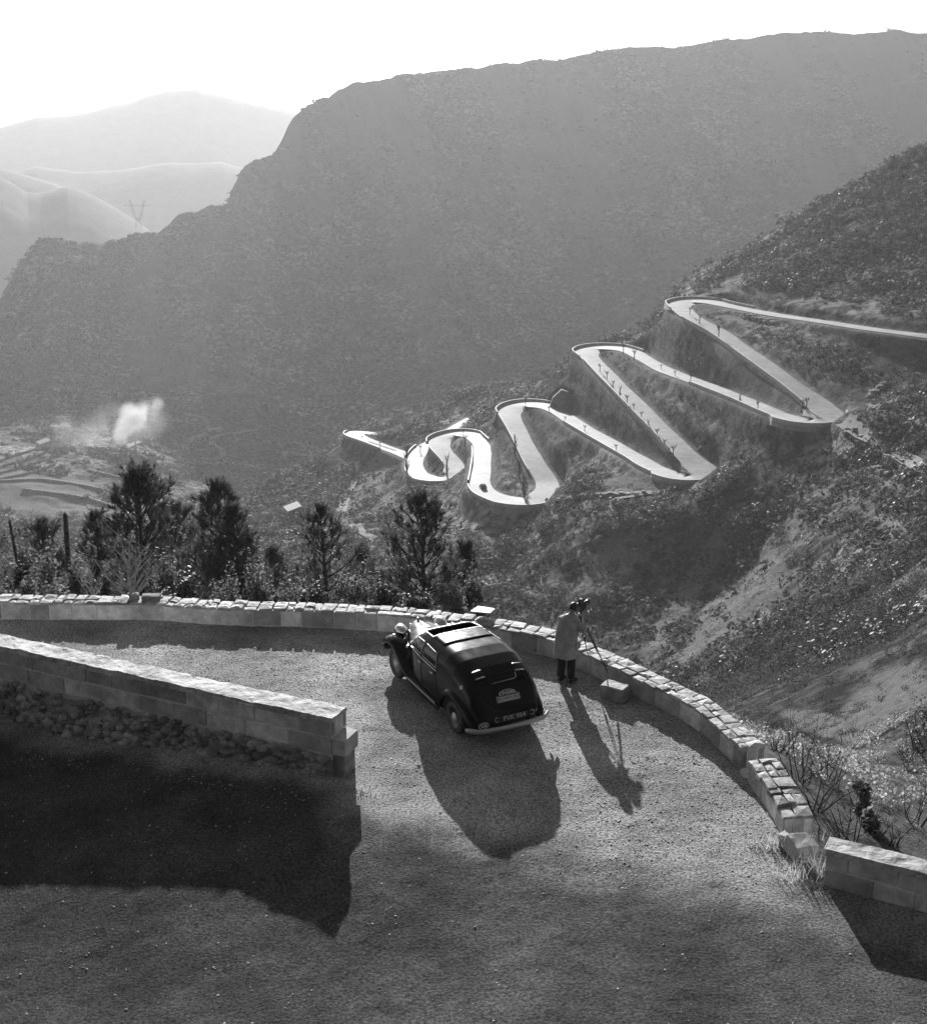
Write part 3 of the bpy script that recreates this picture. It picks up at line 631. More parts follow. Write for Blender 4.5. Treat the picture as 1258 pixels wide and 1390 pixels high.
m_retain = noise_mat('retaining_masonry', .14, .26, 1.1, rough=.9, bump=.6, bdist=.1, scale2=.25)
def road_wall(k, a, b, side, depth, label, hgt=.9, off=3.7, extra=0):
    rd = ROADS[k]; i0 = nearest_i(rd, *a); i1 = nearest_i(rd, *b); i0, i1 = min(i0, i1), max(i0, i1) + 1
    Q = rd[i0:i1]; T = np.gradient(Q[:, :2], axis=0); T /= np.linalg.norm(T, axis=1)[:, None] + 1e-9
    x0, y0, z0 = Q[len(Q)//2]; root = empty('roadside_wall', (x0, y0, z0)); m = MB(); rt = MB(); rings = []; r2 = []
    n = len(Q); 
    for i in range(n):
        off = HWS[k][i0 + i] + .35
        def P(o, z): return (Q[i, 0] - T[i, 1] * o * side - x0, Q[i, 1] + T[i, 0] * o * side - y0, Q[i, 2] + z - z0)
        t = i / max(1, n - 1); dd = depth * min(1, 4 * t, 4 * (1 - t)) if depth > 1.5 else depth
        rings.append([P(off, -.2), P(off, hgt), P(off + .45, hgt), P(off + .45, -.2)])
        r2.append([P(off - .3, -.25), P(off + .52, -.25), P(off + .52 + .14 * dd, -.25 - dd), P(off - .3, -.25 - dd)])
    m.ring(rings); m.build('parapet', m_para, root); rt.ring(r2); rt.build('retaining_face', m_retain, root)
    tag(root, label, 'roadside wall', 'walls along the hairpin road'); return root

road_wall(0, (1010,420), (930,416), -1, 2.0, 'stone parapet round the outside of the topmost left hairpin')

for a, b, side, dp, lb in (((940,434),(1112,550),-1,2.0,'parapet along the outer edge of the uppermost long straight'),):
    road_wall(0, a, b, side, dp, lb)
# ================================================================ vegetation
m_scrub = noise_mat('scrub_leaves', .02, .10, .9, rough=.8, bump=0, scale2=.15, spec=.12)
m_scrub2 = noise_mat('dry_scrub', .15, .34, .8, rough=.85, bump=0, scale2=.2, spec=.2)
m_needle = noise_mat('pine_needles', .04, .11, 1.5, rough=.55, bump=0, spec=.5)
m_leaf = noise_mat('bush_leaves', .06, .16, 2.0, rough=.65, bump=0, spec=.2)
m_leaf_d = noise_mat('dark_bush_leaves', .025, .07, 2.0, rough=.6, bump=0, spec=.4)
m_bark = noise_mat('bark', .04, .11, 6, rough=.9, bump=.6, bdist=.02)
m_bare = noise_mat('pale_bark', .14, .28, 6, rough=.85, bump=.4, bdist=.02)
m_dead = noise_mat('dry_grass', .18, .36, 3, rough=.9, bump=0)
for m_, a_ in ((m_scrub, .25), (m_scrub2, .4), (m_needle, .25), (m_leaf, .45), (m_leaf_d, .25), (m_dead, .4)): island_var(m_, .5, 1.5); leafy(m_, a_)
def leaf_ball(n, g, flat=.75, leaf=.28, upb=.35, sc=None):
    """n small quads through the volume of a lumpy dome of radius 1"""
    d = g.normal(size=(n, 3)); d /= np.linalg.norm(d, axis=1)[:, None]; d[:, 2] = np.abs(d[:, 2]) * 1.0 - .12
    lob = 1 + .28 * np.sin(d[:, 0] * 4.1 + g.uniform(0, 6)) * np.cos(d[:, 1] * 3.7 + g.uniform(0, 6))
    c = d * (g.random(n) ** .45 * lob)[:, None]; c[:, 2] *= flat
    if sc is not None: c = c * sc
    a = g.normal(size=(n, 3)); a /= np.linalg.norm(a, axis=1)[:, None]; nn = d + .7 * g.normal(size=(n, 3)); nn[:, 2] += upb
    b_ = np.cross(nn, a); b_ /= np.linalg.norm(b_, axis=1)[:, None]; a = np.cross(b_, nn); a /= np.linalg.norm(a, axis=1)[:, None]
    s = leaf * g.uniform(.5, 1.3, (n, 1)); q = np.stack([c - a*s*.5, c + b_*s*.35, c + a*s*.6, c - b_*s*.35], 1)
    return q            # n,4,3
def scatter(name, P, S, mat, label, seed, n=26, leaf=.42, flat=.8, kinds=7):
    g = np.random.default_rng(seed); T = [leaf_ball(n, g, flat, leaf) for _ in range(kinds)]; m = len(P)
    k = g.integers(0, kinds, m); an = g.uniform(0, 6.28, m); Tm = np.stack(T)[k]
    c, s = np.cos(an)[:, None, None], np.sin(an)[:, None, None]; x = Tm[..., 0] * c - Tm[..., 1] * s; y = Tm[..., 0] * s + Tm[..., 1] * c
    el = g.uniform(.8, 1.25, (m, 1, 1)); V = np.stack([x * el, y, Tm[..., 2]], -1) * S[:, None, None, None] + P[:, None, None, :]
    o = mesh_np(name, V.reshape(-1, 3), np.arange(m * n * 4).reshape(-1, 4), mat); tag(o, label=label, kind='stuff'); return o
cellA = np.gradient(RR)[:, None] * GR * (AZ[1] - AZ[0])
sl_ = np.hypot(np.gradient(GZ, axis=0) / np.gradient(RR)[:, None], np.gradient(GZ, axis=1) / (GR * (AZ[1] - AZ[0]))); cellA = cellA * np.minimum(np.sqrt(1 + sl_ ** 2), 5)
def sample_land(num, rmin, rmax, dens, seed):
    g = np.random.default_rng(seed); w = cellA * ((GR > rmin) & (GR < rmax)) * dens; w = w.ravel() / w.sum(); i = g.choice(w.size, num, p=w)
    P = np.stack([GX.ravel()[i], GY.ravel()[i], GZ.ravel()[i]], 1); r = GR.ravel()[i]
    P[:, 0] += g.uniform(-.5, .5, num) * r * .0012; P[:, 1] += g.uniform(-.5, .5, num) * .9; P[:, 2] = land_z(P[:, 0], P[:, 1]); return P, r, i
inview = (np.abs(GA) < R(24))
clump = sstep(-.15, .35, fbm(GX, GY, 22, 4, .6, 4.4))
open_ = (1 - bare) * (DIST > 5.2)
P, r, i = sample_land(8000, 40, 200, inview * (1 - .45 * bare * (GR > 60)) * (.25 + clump) / GR ** 1.1, 10); g = np.random.default_rng(10)
scatter('near_scrub', P - [0, 0, .1], (.35 + 1.5 * g.random(len(P)) ** 1.8) * (.6 + r / 250), m_scrub, 'fine-leaved scrub on the near side of the ravine', 14, n=90, leaf=.17)
P, r, i = sample_land(50000, 190, 720, inview * (1 - .8 * bare) * (DIST > 5.2) * (.25 + clump) / GR ** 1.1, 11); g = np.random.default_rng(12)
scatter('hillside_scrub', P - [0, 0, .1], (.45 + 2.6 * g.random(len(P)) ** 2.2) * (.6 + r / 520) * (.3 + .7 * sstep(5, 20, DIST.ravel()[i])), m_scrub, 'dark low scrub covering the slopes below and around the hairpins', 13, n=20, leaf=.42)
P, r, i = sample_land(1700, 120, 640, inview * (1 - .9 * bare) * (DIST > 15) * clump ** 2 / GR ** 1.1, 29); g = np.random.default_rng(30)
scatter('thickets', P - [0, 0, .4], (1.2 + 2.6 * g.random(len(P)) ** 2) * (.7 + r / 900), m_leaf_d, 'taller dark thickets standing out of the scrub', 31, n=130, leaf=.2, flat=.85)
P, r, i = sample_land(10000, 200, 720, inview * (DIST > 5) * (.2 + bare * .25) * (1.1 - clump) / GR ** 1.1, 15)
scatter('dry_tufts', P - [0, 0, .05], g.uniform(.3, .8, len(P)) * (.5 + r / 600) * (.5 + .5 * sstep(5, 16, DIST.ravel()[i])), m_scrub2, 'pale dry tufts and stones between the scrub', 16, n=18, leaf=.5)
P, r, i = sample_land(26000, 700, 1900, inview * (1 - bare) * (.1 + clump) * (1 / GR ** .5), 17)
scatter('distant_scrub', P - [0, 0, .3], g.uniform(1.5, 5.5, len(P)), m_scrub, 'scrub dotting the great hillside across the valley', 18, n=14, leaf=.7, flat=.7)
P, r, i = sample_land(2600, 24, 60, inview * np.ones_like(GR), 19)
scatter('dry_grass', P, g.uniform(.15, .5, len(P)), m_dead, 'dry grass and weeds on the bank outside the parapet', 20, n=70, leaf=.2, flat=.9)

def limb_pts(p, d, L, n, g, wob=.12, lift=0.0):
    pts = [Vector(p)]; d = Vector(d).normalized()
    for k in range(n):
        d = (d + Vector(g.normal(0, wob, 3)) + Vector((0, 0, lift))).normalized(); pts.append(pts[-1] + d * (L / n))
    return pts
def tufts_np(C, D, g, nb=16, ln=.3, wd=.018, spread=.75):
    """needle tufts: C centres, D directions"""
    C = np.array(C); D = np.array(D); m = len(C); d = D[:, None, :] + g.normal(0, spread, (m, nb, 3)) * .75
    d /= np.linalg.norm(d, axis=2)[..., None]; base = C[:, None, :] + g.uniform(-.5, .12, (m, nb, 1)) * D[:, None, :] * ln * 1.4
    s = np.cross(d, g.normal(size=(m, nb, 3))); s /= np.linalg.norm(s, axis=2)[..., None]; l = ln * g.uniform(.7, 1.2, (m, nb, 1))
    return np.stack([base - s * wd, base + s * wd, base + d * l], 2).reshape(-1, 3)
def pine(px, ytop, r, width_px, seed, label, zbase=None, lean=0.0, sparse=1.0, low=.18, shape=1.0, group='pine trees behind the parapet', name='pine_tree'):
    g = np.random.default_rng(seed); top = at_r(px, ytop, r); zb = float(land_z(top.x, top.y)[0]) - .2 if zbase is None else zbase
    Ht = top.z - zb; Wd = width_px / F * r / 2 * 1.0; root = empty(name, (top.x, top.y, zb)); tag(root, label, 'tree', group)
    tr = limb_pts((0, 0, 0), (lean * .1 + g.normal(0, .025), 0, 1), Ht * .97, 9, g, .010); tb = MB(); tb.tube(tr, list(np.linspace(.05 + Ht * .017, .02, 10)), 8)
    C = []; D = []; z0 = Ht * low; whorls = int(max(7, (Ht - z0) / .52))
    for w_ in range(whorls):
        f = w_ / (whorls - 1); z = z0 + (Ht - z0) * f * .97; k = min(8, int(z / (Ht * .97) * 9)); q = z / (Ht * .97) * 9 - k; base = tr[k].lerp(tr[k + 1], min(1, q))
        nb = g.integers(4, 7)
        for b_ in range(nb):
            ph = 2 * math.pi * (b_ + g.random()) / nb; rr_ = Wd * 1.5 * (1 - f ** 1.9) ** .75 * g.uniform(.45, 1.12) * (.6 + .4 * min(1, f * 3.5)) + .3; e = .15 + .75 * f + g.uniform(-.15, .2)
            lp = limb_pts(base, (math.cos(ph), math.sin(ph), e), rr_, 5, g, .1, .10); tb.tube(lp, list(np.linspace(.03 + .014 * rr_, .010, 6)), 4, False)
            for t_ in range(int((5 + rr_ * 5.4) * sparse)):
                u = .38 + .62 * g.random() ** .45; kk = min(4, int(u * 5)); p = lp[kk].lerp(lp[kk + 1], u * 5 - kk) + Vector(g.normal(0, .10 + .05 * rr_, 3)) * (1.1 if u < .97 else .3)
                dd = Vector((math.cos(ph) * .5, math.sin(ph) * .5, 1.0)) + Vector(g.normal(0, .25, 3)); dd.normalize(); C.append(tuple(p)); D.append(tuple(dd))
    for t_ in range(6): C.append((tr[-1].x + g.normal(0, .05), tr[-1].y, Ht * (.955 + .04 * g.random()))); D.append((0, 0, 1))
    tb.build('trunk', m_bark, root, smooth=True, fix=False)
    V = tufts_np(C, D, g, 24, .30, .017); mesh_np('crown', V, np.arange(len(V)).reshape(-1, 3), m_needle, root); return root
pine(181, 640, 47, 128, 31, 'tallest pine behind the far parapet, broad with a narrow pointed top', low=.12)
pine(291, 655, 52, 96, 32, 'second tall pine to the right of the tallest one, with a rounded bushy top', low=.2)
pine(321, 690, 50, 62, 33, 'slender pine close against the right side of the second tall pine', low=.2, sparse=.8)
pine(236, 690, 58, 80, 34, 'lower pine filling the gap between the two tallest pines', low=.1)
pine(441, 690, 50, 100, 35, 'thin see-through pine with bare lower trunk left of the car', low=.28, sparse=.55)
pine(580, 668, 46, 112, 36, 'dark spreading pine directly beyond the bonnet of the car', low=.25, sparse=.85)
pine(632, 735, 52, 66, 37, 'low pine on the right side of the dark spreading one', low=.1, sparse=.8)
pine(50, 711, 62, 62, 38, 'small dark pine between the two wooden poles', low=.1)
pine(128, 700, 52, 50, 39, 'small pine tucked against the left side of the tallest one', low=.1)
pine(378, 745, 60, 60, 40, 'small pale pine in the low growth between the slender and the thin pine', low=.05, sparse=.7)
pine(505, 745, 56, 70, 41, 'low pine behind the wall between the thin pine and the dark spreading one', low=.05, sparse=.7)
def bush(px, ytop, r, w_px, h_m, seed, label, mat=None, n=1400, name='bush', group='bushes behind the parapet', stems=True):
    g = np.random.default_rng(seed); top = at_r(px, ytop, r); zb = top.z - h_m; root = empty(name, (top.x, top.y, zb)); tag(root, label, 'bush', group)
    Wd = w_px / F * r / 2; allq = []
    for k in range(11):
        c = np.array([g.uniform(-.65, .65) * Wd, g.uniform(-.6, .6) * Wd, h_m * g.uniform(.15, .72)]); s = np.array([Wd * .45, Wd * .45, h_m * .38]) * g.uniform(.7, 1.2)
        if k == 0: c = np.array([0, 0, h_m * .62])
        q = leaf_ball(n // 5, g, 1.0, max(.11, Wd * .085), sc=s); allq.append(q + c)
    q = np.concatenate(allq); mesh_np('foliage', q.reshape(-1, 3), np.arange(q.shape[0] * 4).reshape(-1, 4), mat or m_leaf, root)
    sb = MB()
    for k in range(7): sb.tube(limb_pts((g.normal(0, .1), g.normal(0, .1), -.3), (g.normal(0, .5), g.normal(0, .5), 1), h_m * .8, 4, g, .15), [.035, .03, .02, .015, .01], 4, False)
    sb.build('stems', m_bark, root, fix=False); return root
BU = [(62,742,40,70,3.6,0,'pale feathery bush under the small dark pine'),(20,748,44,50,3.6,1,'dark rounded bush at the far left edge behind the parapet'),(30,772,36,60,2.6,0,'low pale bush behind the parapet at the far left'),
 (98,752,42,50,3.4,0,'light leafy bush just right of the thick pole'),(80,785,34,60,2.2,0,'grey low bush hugging the parapet under the thick pole'),(125,775,36,50,2.6,1,'dark low bush left of the small bare tree'),
 (222,745,40,50,3.8,0,'light green mounded bush just right of the large bare tree'),(250,770,38,50,3.0,1,'shadowy bush under the lower gap pine'),(215,785,35,50,2.2,1,'dark bush behind the flat loose stone'),
 (300,775,40,60,3.2,0,'fine-leaved bush at the foot of the second tall pine'),(345,765,42,56,3.6,0,'pale bush right of the slender pine trunk'),(390,775,42,60,3.4,0,'tangled pale bush left of the thin pine trunk'),
 (425,785,38,50,2.6,1,'dark bush at the foot of the thin pine'),(475,765,44,64,3.6,0,'spreading light bush right of the thin pine'),(520,775,42,60,3.2,1,'dim bush left of the spreading dark pine'),
 (560,795,38,56,2.2,1,'dark low bush behind the front of the car'),(610,778,42,60,3.2,0,'light bush beyond the car bonnet, under the spreading pine'),(640,770,44,44,3.6,0,'round light-edged bush at the right end of the row of trees'),
 (4,700,80,60,5,0,'pale scrubby bush on the slope at the left picture edge'),(35,690,90,50,5,0,'wispy pale bush above the small dark pine'),(75,735,60,40,3,0,'pale bush between the poles, half behind the small dark pine')]
for k, (px, yt, r, w_, h_, dk, lb) in enumerate(BU): bush(px, yt, r, w_, h_, 50 + k, lb, m_leaf_d if dk else m_leaf)
def bare_tree(px, ybase, ytop, r, seed, label, zoff=0, mat=None, nb=9, name='bare_tree', group=None, spread=.8, on=None):
    g = np.random.default_rng(seed); top = at_r(px, ytop, r); bot = at_r(px, ybase, r) if on is None else on
    zb = bot.z + zoff; Ht = top.z - zb if on is None else ytop; root = empty(name, (bot.x, bot.y, zb)); tag(root, label, 'tree', group)
    tb = MB(); tr = limb_pts((0, 0, 0), (g.normal(0, .08), 0, 1), Ht * .45, 4, g, .06); r0 = .02 + Ht * .02; tb.tube(tr, list(np.linspace(r0, r0 * .7, 5)), 6)
    tb.build('trunk', mat or m_bare, root, smooth=True, fix=False); bb = MB()
    for k in range(nb):
        s = tr[1 + g.integers(0, 4)]; ph = g.uniform(0, 6.28); lp = limb_pts(s, (math.cos(ph) * spread, math.sin(ph) * spread, .8), Ht * g.uniform(.35, .6), 5, g, .13, .05); bb.tube(lp, list(np.linspace(r0 * .5, r0 * .14, 6)), 4, False)
        for q in range(5):
            s2 = lp[1 + g.integers(0, 4)]; ph2 = g.uniform(0, 6.28); bb.tube(limb_pts(s2, (math.cos(ph2) * .7, math.sin(ph2) * .7, .7), Ht * g.uniform(.12, .25), 3, g, .15), [r0 * .2, r0 * .15, r0 * .1, r0 * .06], 3, False)
    bb.build('branches', mat or m_bare, root, fix=False); return root
bare_tree(178, 828, 705, 31, 71, 'larger leafless tree with pale branches standing just behind the parapet', nb=13)
bare_tree(131, 826, 752, 30, 72, 'smaller leafless forked tree left of the larger leafless one', nb=9)
def pole(px, y0, y1, r, rad, lean, label):
    b_ = at_r(px, y1, r); t_ = at_r(px, y0, r); m = MB(); root = empty('wooden_pole', b_); h_ = t_.z - b_.z; m.tube([(0, 0, -2), (lean, 0, h_)], [rad, rad * .72], 8); m.build('post', m_bark, root, smooth=True)
    m2 = MB(); m2.tube([(lean, 0, h_ - .01), (lean, 0, h_ + .12)], [rad * .74, .01], 8); m2.build('weathered_top', m_bark, root); tag(root, label, 'pole', 'wooden poles below the parapet')
pole(91, 699, 757, 50, .13, .08, 'thicker upright wooden pole left of the tallest pine')
pole(26, 708, 752, 52, .08, -.25, 'thinner leaning wooden pole near the left picture edge')
# weeds and leafless shrubs outside the right end of the parapet
def twig(px, py, h_, seed, label, r=None, nb=8):
    p = hit(px, py, 12) or at_r(px, py, 22); g = np.random.default_rng(seed); root = empty('leafless_shrub', p); tag(root, label, 'shrub', 'leafless shrubs outside the parapet'); bb = MB()
    for k in range(nb):
        lp = limb_pts((g.normal(0, .08), g.normal(0, .08), -.15), (g.normal(0, .35), g.normal(0, .35), 1), h_ * g.uniform(.5, 1.1), 6, g, .12); bb.tube(lp, list(np.linspace(.016, .004, 7)), 4, False)
        for q in range(4): bb.tube(limb_pts(lp[2 + g.integers(0, 4)], (g.normal(0, .7), g.normal(0, .7), .8), h_ * .3, 3, g, .15), [.006, .005, .004, .003], 3, False)
    bb.build('twigs', m_bark, root, fix=False)
for k, (px, py, h_, lb) in enumerate([(1052,1020,1.0,'leafless shrub closest to the step in the parapet'),(1085,1062,1.9,'tall thin leafless shrub beside the lower length of parapet'),(1105,1100,1.4,'leafless shrub right of the crumbling parapet end'),(1128,1060,1.6,'leafless shrub between the tall thin one and the dark bush'),(1150,1140,1.1,'short leafless shrub just behind the left end of the right-hand wall'),
   (1185,1135,.9,'spiky weeds behind the middle of the right-hand wall'),(1215,1150,.9,'weed stems behind the right half of the right-hand wall'),(1245,1120,1.5,'leafless shrub at the right picture edge above the wall'),(1160,1000,1.5,'leafless shrub on the slope above the dark bush'),(1230,1040,1.6,'leafless shrub high at the right picture edge'),(1040,985,1.1,'small leafless shrub beyond the parapet step')]):
    twig(px, py, h_, 80 + k, lb)
def bush_at(px, py, w_, h_, seed, label, mat):
    p = hit(px, py, 12); r = math.hypot(p.x, p.y); b_ = bush(px, py, r, w_, h_, seed, label, mat, n=260, group='dark bushes outside the parapet'); b_.location = p - Vector((0, 0, .15))
bush_at(1165, 1105, 42, 1.1, 95, 'leafy bush outside the parapet above the right-hand wall', m_leaf)
bush_at(1252, 1010, 60, 1.9, 96, 'dark bush at the right picture edge on the near bank', m_leaf)
bush_at(1180, 1130, 34, .6, 97, 'low dark bush touching the back of the right-hand wall', m_leaf)
# larger shrubs that stand out on the ravine slopes
for k, (px, py, w_, h_, dk, lb) in enumerate([(1068,760,34,5,0,'pale-topped bush above the large eroded slope'),(905,692,60,9,1,'darkest big bush just below the fourth bend of the road'),(850,715,50,7,1,'dark bush left of the darkest big one below the road'),(1060,738,44,6,1,'dark bush crowning the large eroded slope'),(1130,790,50,5,1,'dark shrub on the right shoulder of the eroded slope'),
   (1170,660,40,5,1,'dark shrub below the track on the right slope'),(740,720,40,6,1,'dark shrub below the third bend'),(690,745,40,6,1,'dark shrub under the tall retaining wall of the third bend'),(800,745,34,5,1,'dark shrub at the head of the ravine'),(640,770,30,5,0,'pale shrub low beside the ravine'),(1150,850,60,4,1,'dark shrub in the middle of the right slope'),(1000,720,50,6,1,'dark shrub between the eroded slope and the road'),
   (925,385,22,4,1,'bush on the crest above the topmost left hairpin'),(1080,262,22,5,1,'small tree-like bush on the skyline of the near hill'),(1150,240,20,3,1,'skyline bush on the upper crest'),(760,520,30,4,1,'dark bush on the crest left of the second left hairpin')]):
    p = hit(px, py, 30)
    if p is None: continue
    r = math.hypot(p.x, p.y); b_ = bush(px, py, r, w_, h_, 110 + k, lb, m_leaf_d if dk else m_leaf, n=500, group='large shrubs on the ravine slopes'); b_.location = p - Vector((0, 0, h_ * .25))

# weeds at the feet of the walls
def weeds(px, py, seed, label, n=70, h_=.22, w_=.25, z=None):  # one tangled tuft on a common root mat
    g = np.random.default_rng(seed); p = at_z(px, py, 0); p.z = float(zg(p.x, p.y)) if z is None else z; V = []
    for k in range(n):
        x, y = g.normal(0, w_), g.normal(0, w_ * .4); l = h_ * g.uniform(.4, 1.2); dx, dy = g.normal(0, .35, 2) * l; V += [(x - .006, y, -.03), (x + .006, y, -.03), (x + dx, y + dy, l)]
    V += [(-w_ * 2, 0, -.03), (w_ * 2, 0, -.03), (0, .02, -.028)]; n += 1
    o = mesh_np('weed_tuft', np.array(V), np.arange(3 * n).reshape(-1, 3), m_dead); o.location = p; tag(o, label, 'weeds', 'weeds at the wall feet')
weeds(1075, 1150, 1, 'tuft of weeds in front of the crumbling end of the parapet', 160, .3, .3); weeds(1105, 1190, 2, 'weeds filling the gap between parapet end and right-hand wall', 200, .32, .28); weeds(478, 1072, 3, 'weeds at the foot of the dividing wall end', 90, .15, .2)
weeds(330, 1030, 4, 'weeds under the middle of the dividing wall footing', 90, .14, .35); weeds(90, 965, 5, 'weeds under the left part of the dividing wall footing', 90, .14, .4)
# ================================================================ the black saloon car
m_paint = plain_mat('black_paint', .008, .16, coat=.0, spec=.15)
m_chrome = plain_mat('chrome', .62, .22, metal=1.0)
m_silver = plain_mat('dull_silver', .42, .45, metal=.7)
m_tyre = noise_mat('tyre_rubber', .028, .055, 20, rough=.8, bump=.2)
m_rim = plain_mat('grey_wheel_disc', .13, .5)
m_glass = plain_mat('window_glass', .004, .05, spec=.35)
m_inside = plain_mat('dark_interior', .012, .8)
m_seat = plain_mat('leather_seat', .07, .5)
m_white = plain_mat('white_enamel', .62, .4)
m_black = plain_mat('black_enamel', .015, .5)
m_plateb = plain_mat('number_plate_black', .012, .4)
p_rl = at_z(621, 993, 0); p_fl = at_z(541, 918, 0); fw = (p_fl - p_rl).normalized(); rt = Vector((fw.y, -fw.x, 0)); WBL = 2.72
axle_mid = (p_rl + p_fl) / 2 + rt * .70
car_rot = math.atan2(fw.y, fw.x) - math.pi / 2
car = empty('vintage_car', (axle_mid.x, axle_mid.y, 0.0), car_rot); car.scale = (1.11, 1.0, .965); tag(car, 'glossy black vintage saloon with open sunroof parked on the gravel, seen from behind', 'car')
def lerp_tab(tab, y):
    ys = [t[0] for t in tab]; return [float(np.interp(y, ys, [t[k] for t in tab])) for k in range(1, len(tab[0]))]
# y, half width low, half width belt, belt height, half width roof, roof height, bottom height
BODY = [(-2.05,.40,.42,.52,.36,.56,.34),(-2.02,.53,.54,.60,.46,.70,.32),(-1.94,.59,.60,.72,.51,.88,.30),(-1.82,.64,.655,.84,.575,1.10,.30),(-1.68,.66,.68,.91,.60,1.25,.30),(-1.50,.68,.70,.96,.61,1.355,.30),(-1.25,.69,.72,.98,.64,1.445,.30),
        (-.90,.70,.73,1.0,.65,1.48,.30),(-.45,.71,.74,1.005,.635,1.48,.30),(.05,.70,.73,1.01,.615,1.465,.30),(.30,.69,.72,1.015,.60,1.44,.30),(.46,.68,.70,1.02,.585,1.405,.30),(.56,.665,.685,1.02,.575,1.34,.30),(.68,.645,.66,1.02,.58,1.20,.30),(.80,.62,.63,1.01,.57,1.045,.30),(.92,.58,.59,1.0,.50,1.02,.32)]
NT = 15
def body_pt(y, t):
    """t 0..1 from the sill on the left over the roof to the sill on the right"""
    wl, wb, zb, wr, zr, z0 = lerp_tab(BODY, y); s = -1 if t < .5 else 1; u = t * 2 if t < .5 else (1 - t) * 2      # u 0 sill .. 1 roof centre
    if u < .33: k = u / .33; x = wl + (wb - wl) * math.sin(k * math.pi / 2); z = z0 + (zb - z0) * k
    else:
        k = (u - .33) / .67; a = k * math.pi / 2; e = .62
        zs = math.sin(a) ** .62; xs = math.cos(a) ** .55
        side = wb + (wr - wb) * min(1, zs * 1.0); x = side * xs * (1 if k < .999 else 0) ; z = zb + (zr - zb) * zs
        x = side * (math.cos(a) ** .34 if k < 1 else 0)
    return Vector((s * x, y - .13 * min(1, max(0, (-1.1 - y) / .9)), z))
def body_surf(y, t, off=0.0):
    p = body_pt(y, t)
    if off:
        e = .01; du = body_pt(min(y + e, .92), t) - body_pt(max(y - e, -2.05), t); dv = body_pt(y, min(t + e, .9999)) - body_pt(y, max(t - e, .0001)); n = du.cross(dv)
        if n.length > 1e-9:
            n.normalize(); c = Vector((0, y * .6, .8))
            if n.dot(p - c) < 0: n = -n
            p = p + n * off
    return p
m = MB(); ysb = list(np.unique(np.r_[np.linspace(-2.05, .92, 70), [b[0] for b in BODY]])); ts = [k / 46 for k in range(47)]
HOLE = (-.02, .40, .395, .605)     # sunroof y0, y1, t0, t1
vs = [tuple(body_pt(y, t)) for y in ysb for t in ts]; fs = []
for i in range(len(ysb) - 1):
    for j in range(46):
        yc = (ysb[i] + ysb[i+1]) / 2; tc_ = (j + .5) / 46
        if HOLE[0] < yc < HOLE[1] and HOLE[2] < tc_ < HOLE[3]: continue
        fs.append((i*47+j, i*47+j+1, (i+1)*47+j+1, (i+1)*47+j))
fs.append(tuple(range(47))); fs.append(tuple((len(ysb)-1)*47 + j for j in range(47)))
m.add(vs, fs); body = m.build('body_shell', m_paint, car, smooth=True)
def patch(poly_y, poly_t, off, n=8):
    """quad patch on the body between two y and two t, as grid"""
    pass
def panel(name, corners, off, mat, parent, nu=12, nv=10, thick=.0, smooth=True, round_=0):
    """corners: 4 (y,t) ccw -> bilinear panel following the body"""
    mb = MB(); g_ = []
    for i in range(nu + 1):
        for j in range(nv + 1):
            u, v = i / nu, j / nv
            if round_:
                cu, cv = 2*u - 1, 2*v - 1; l = (abs(cu) ** round_ + abs(cv) ** round_) ** (1 / round_); mx_ = max(abs(cu), abs(cv)); k = mx_ / l if l > 1e-6 else 1; u, v = (cu * k + 1) / 2, (cv * k + 1) / 2
            y = (corners[0][0]*(1-u) + corners[1][0]*u)*(1-v) + (corners[3][0]*(1-u) + corners[2][0]*u)*v
            t = (corners[0][1]*(1-u) + corners[1][1]*u)*(1-v) + (corners[3][1]*(1-u) + corners[2][1]*u)*v
            g_.append(tuple(body_surf(y, t, off)))
    mb.add(g_, [(i*(nv+1)+j, (i+1)*(nv+1)+j, (i+1)*(nv+1)+j+1, i*(nv+1)+j+1) for i in range(nu) for j in range(nv)])
    o = mb.build(name, mat, parent, smooth=smooth, fix=False)
    if thick:
        sm = o.modifiers.new('solid', 'SOLIDIFY'); sm.thickness = thick; sm.offset = 0
    return o
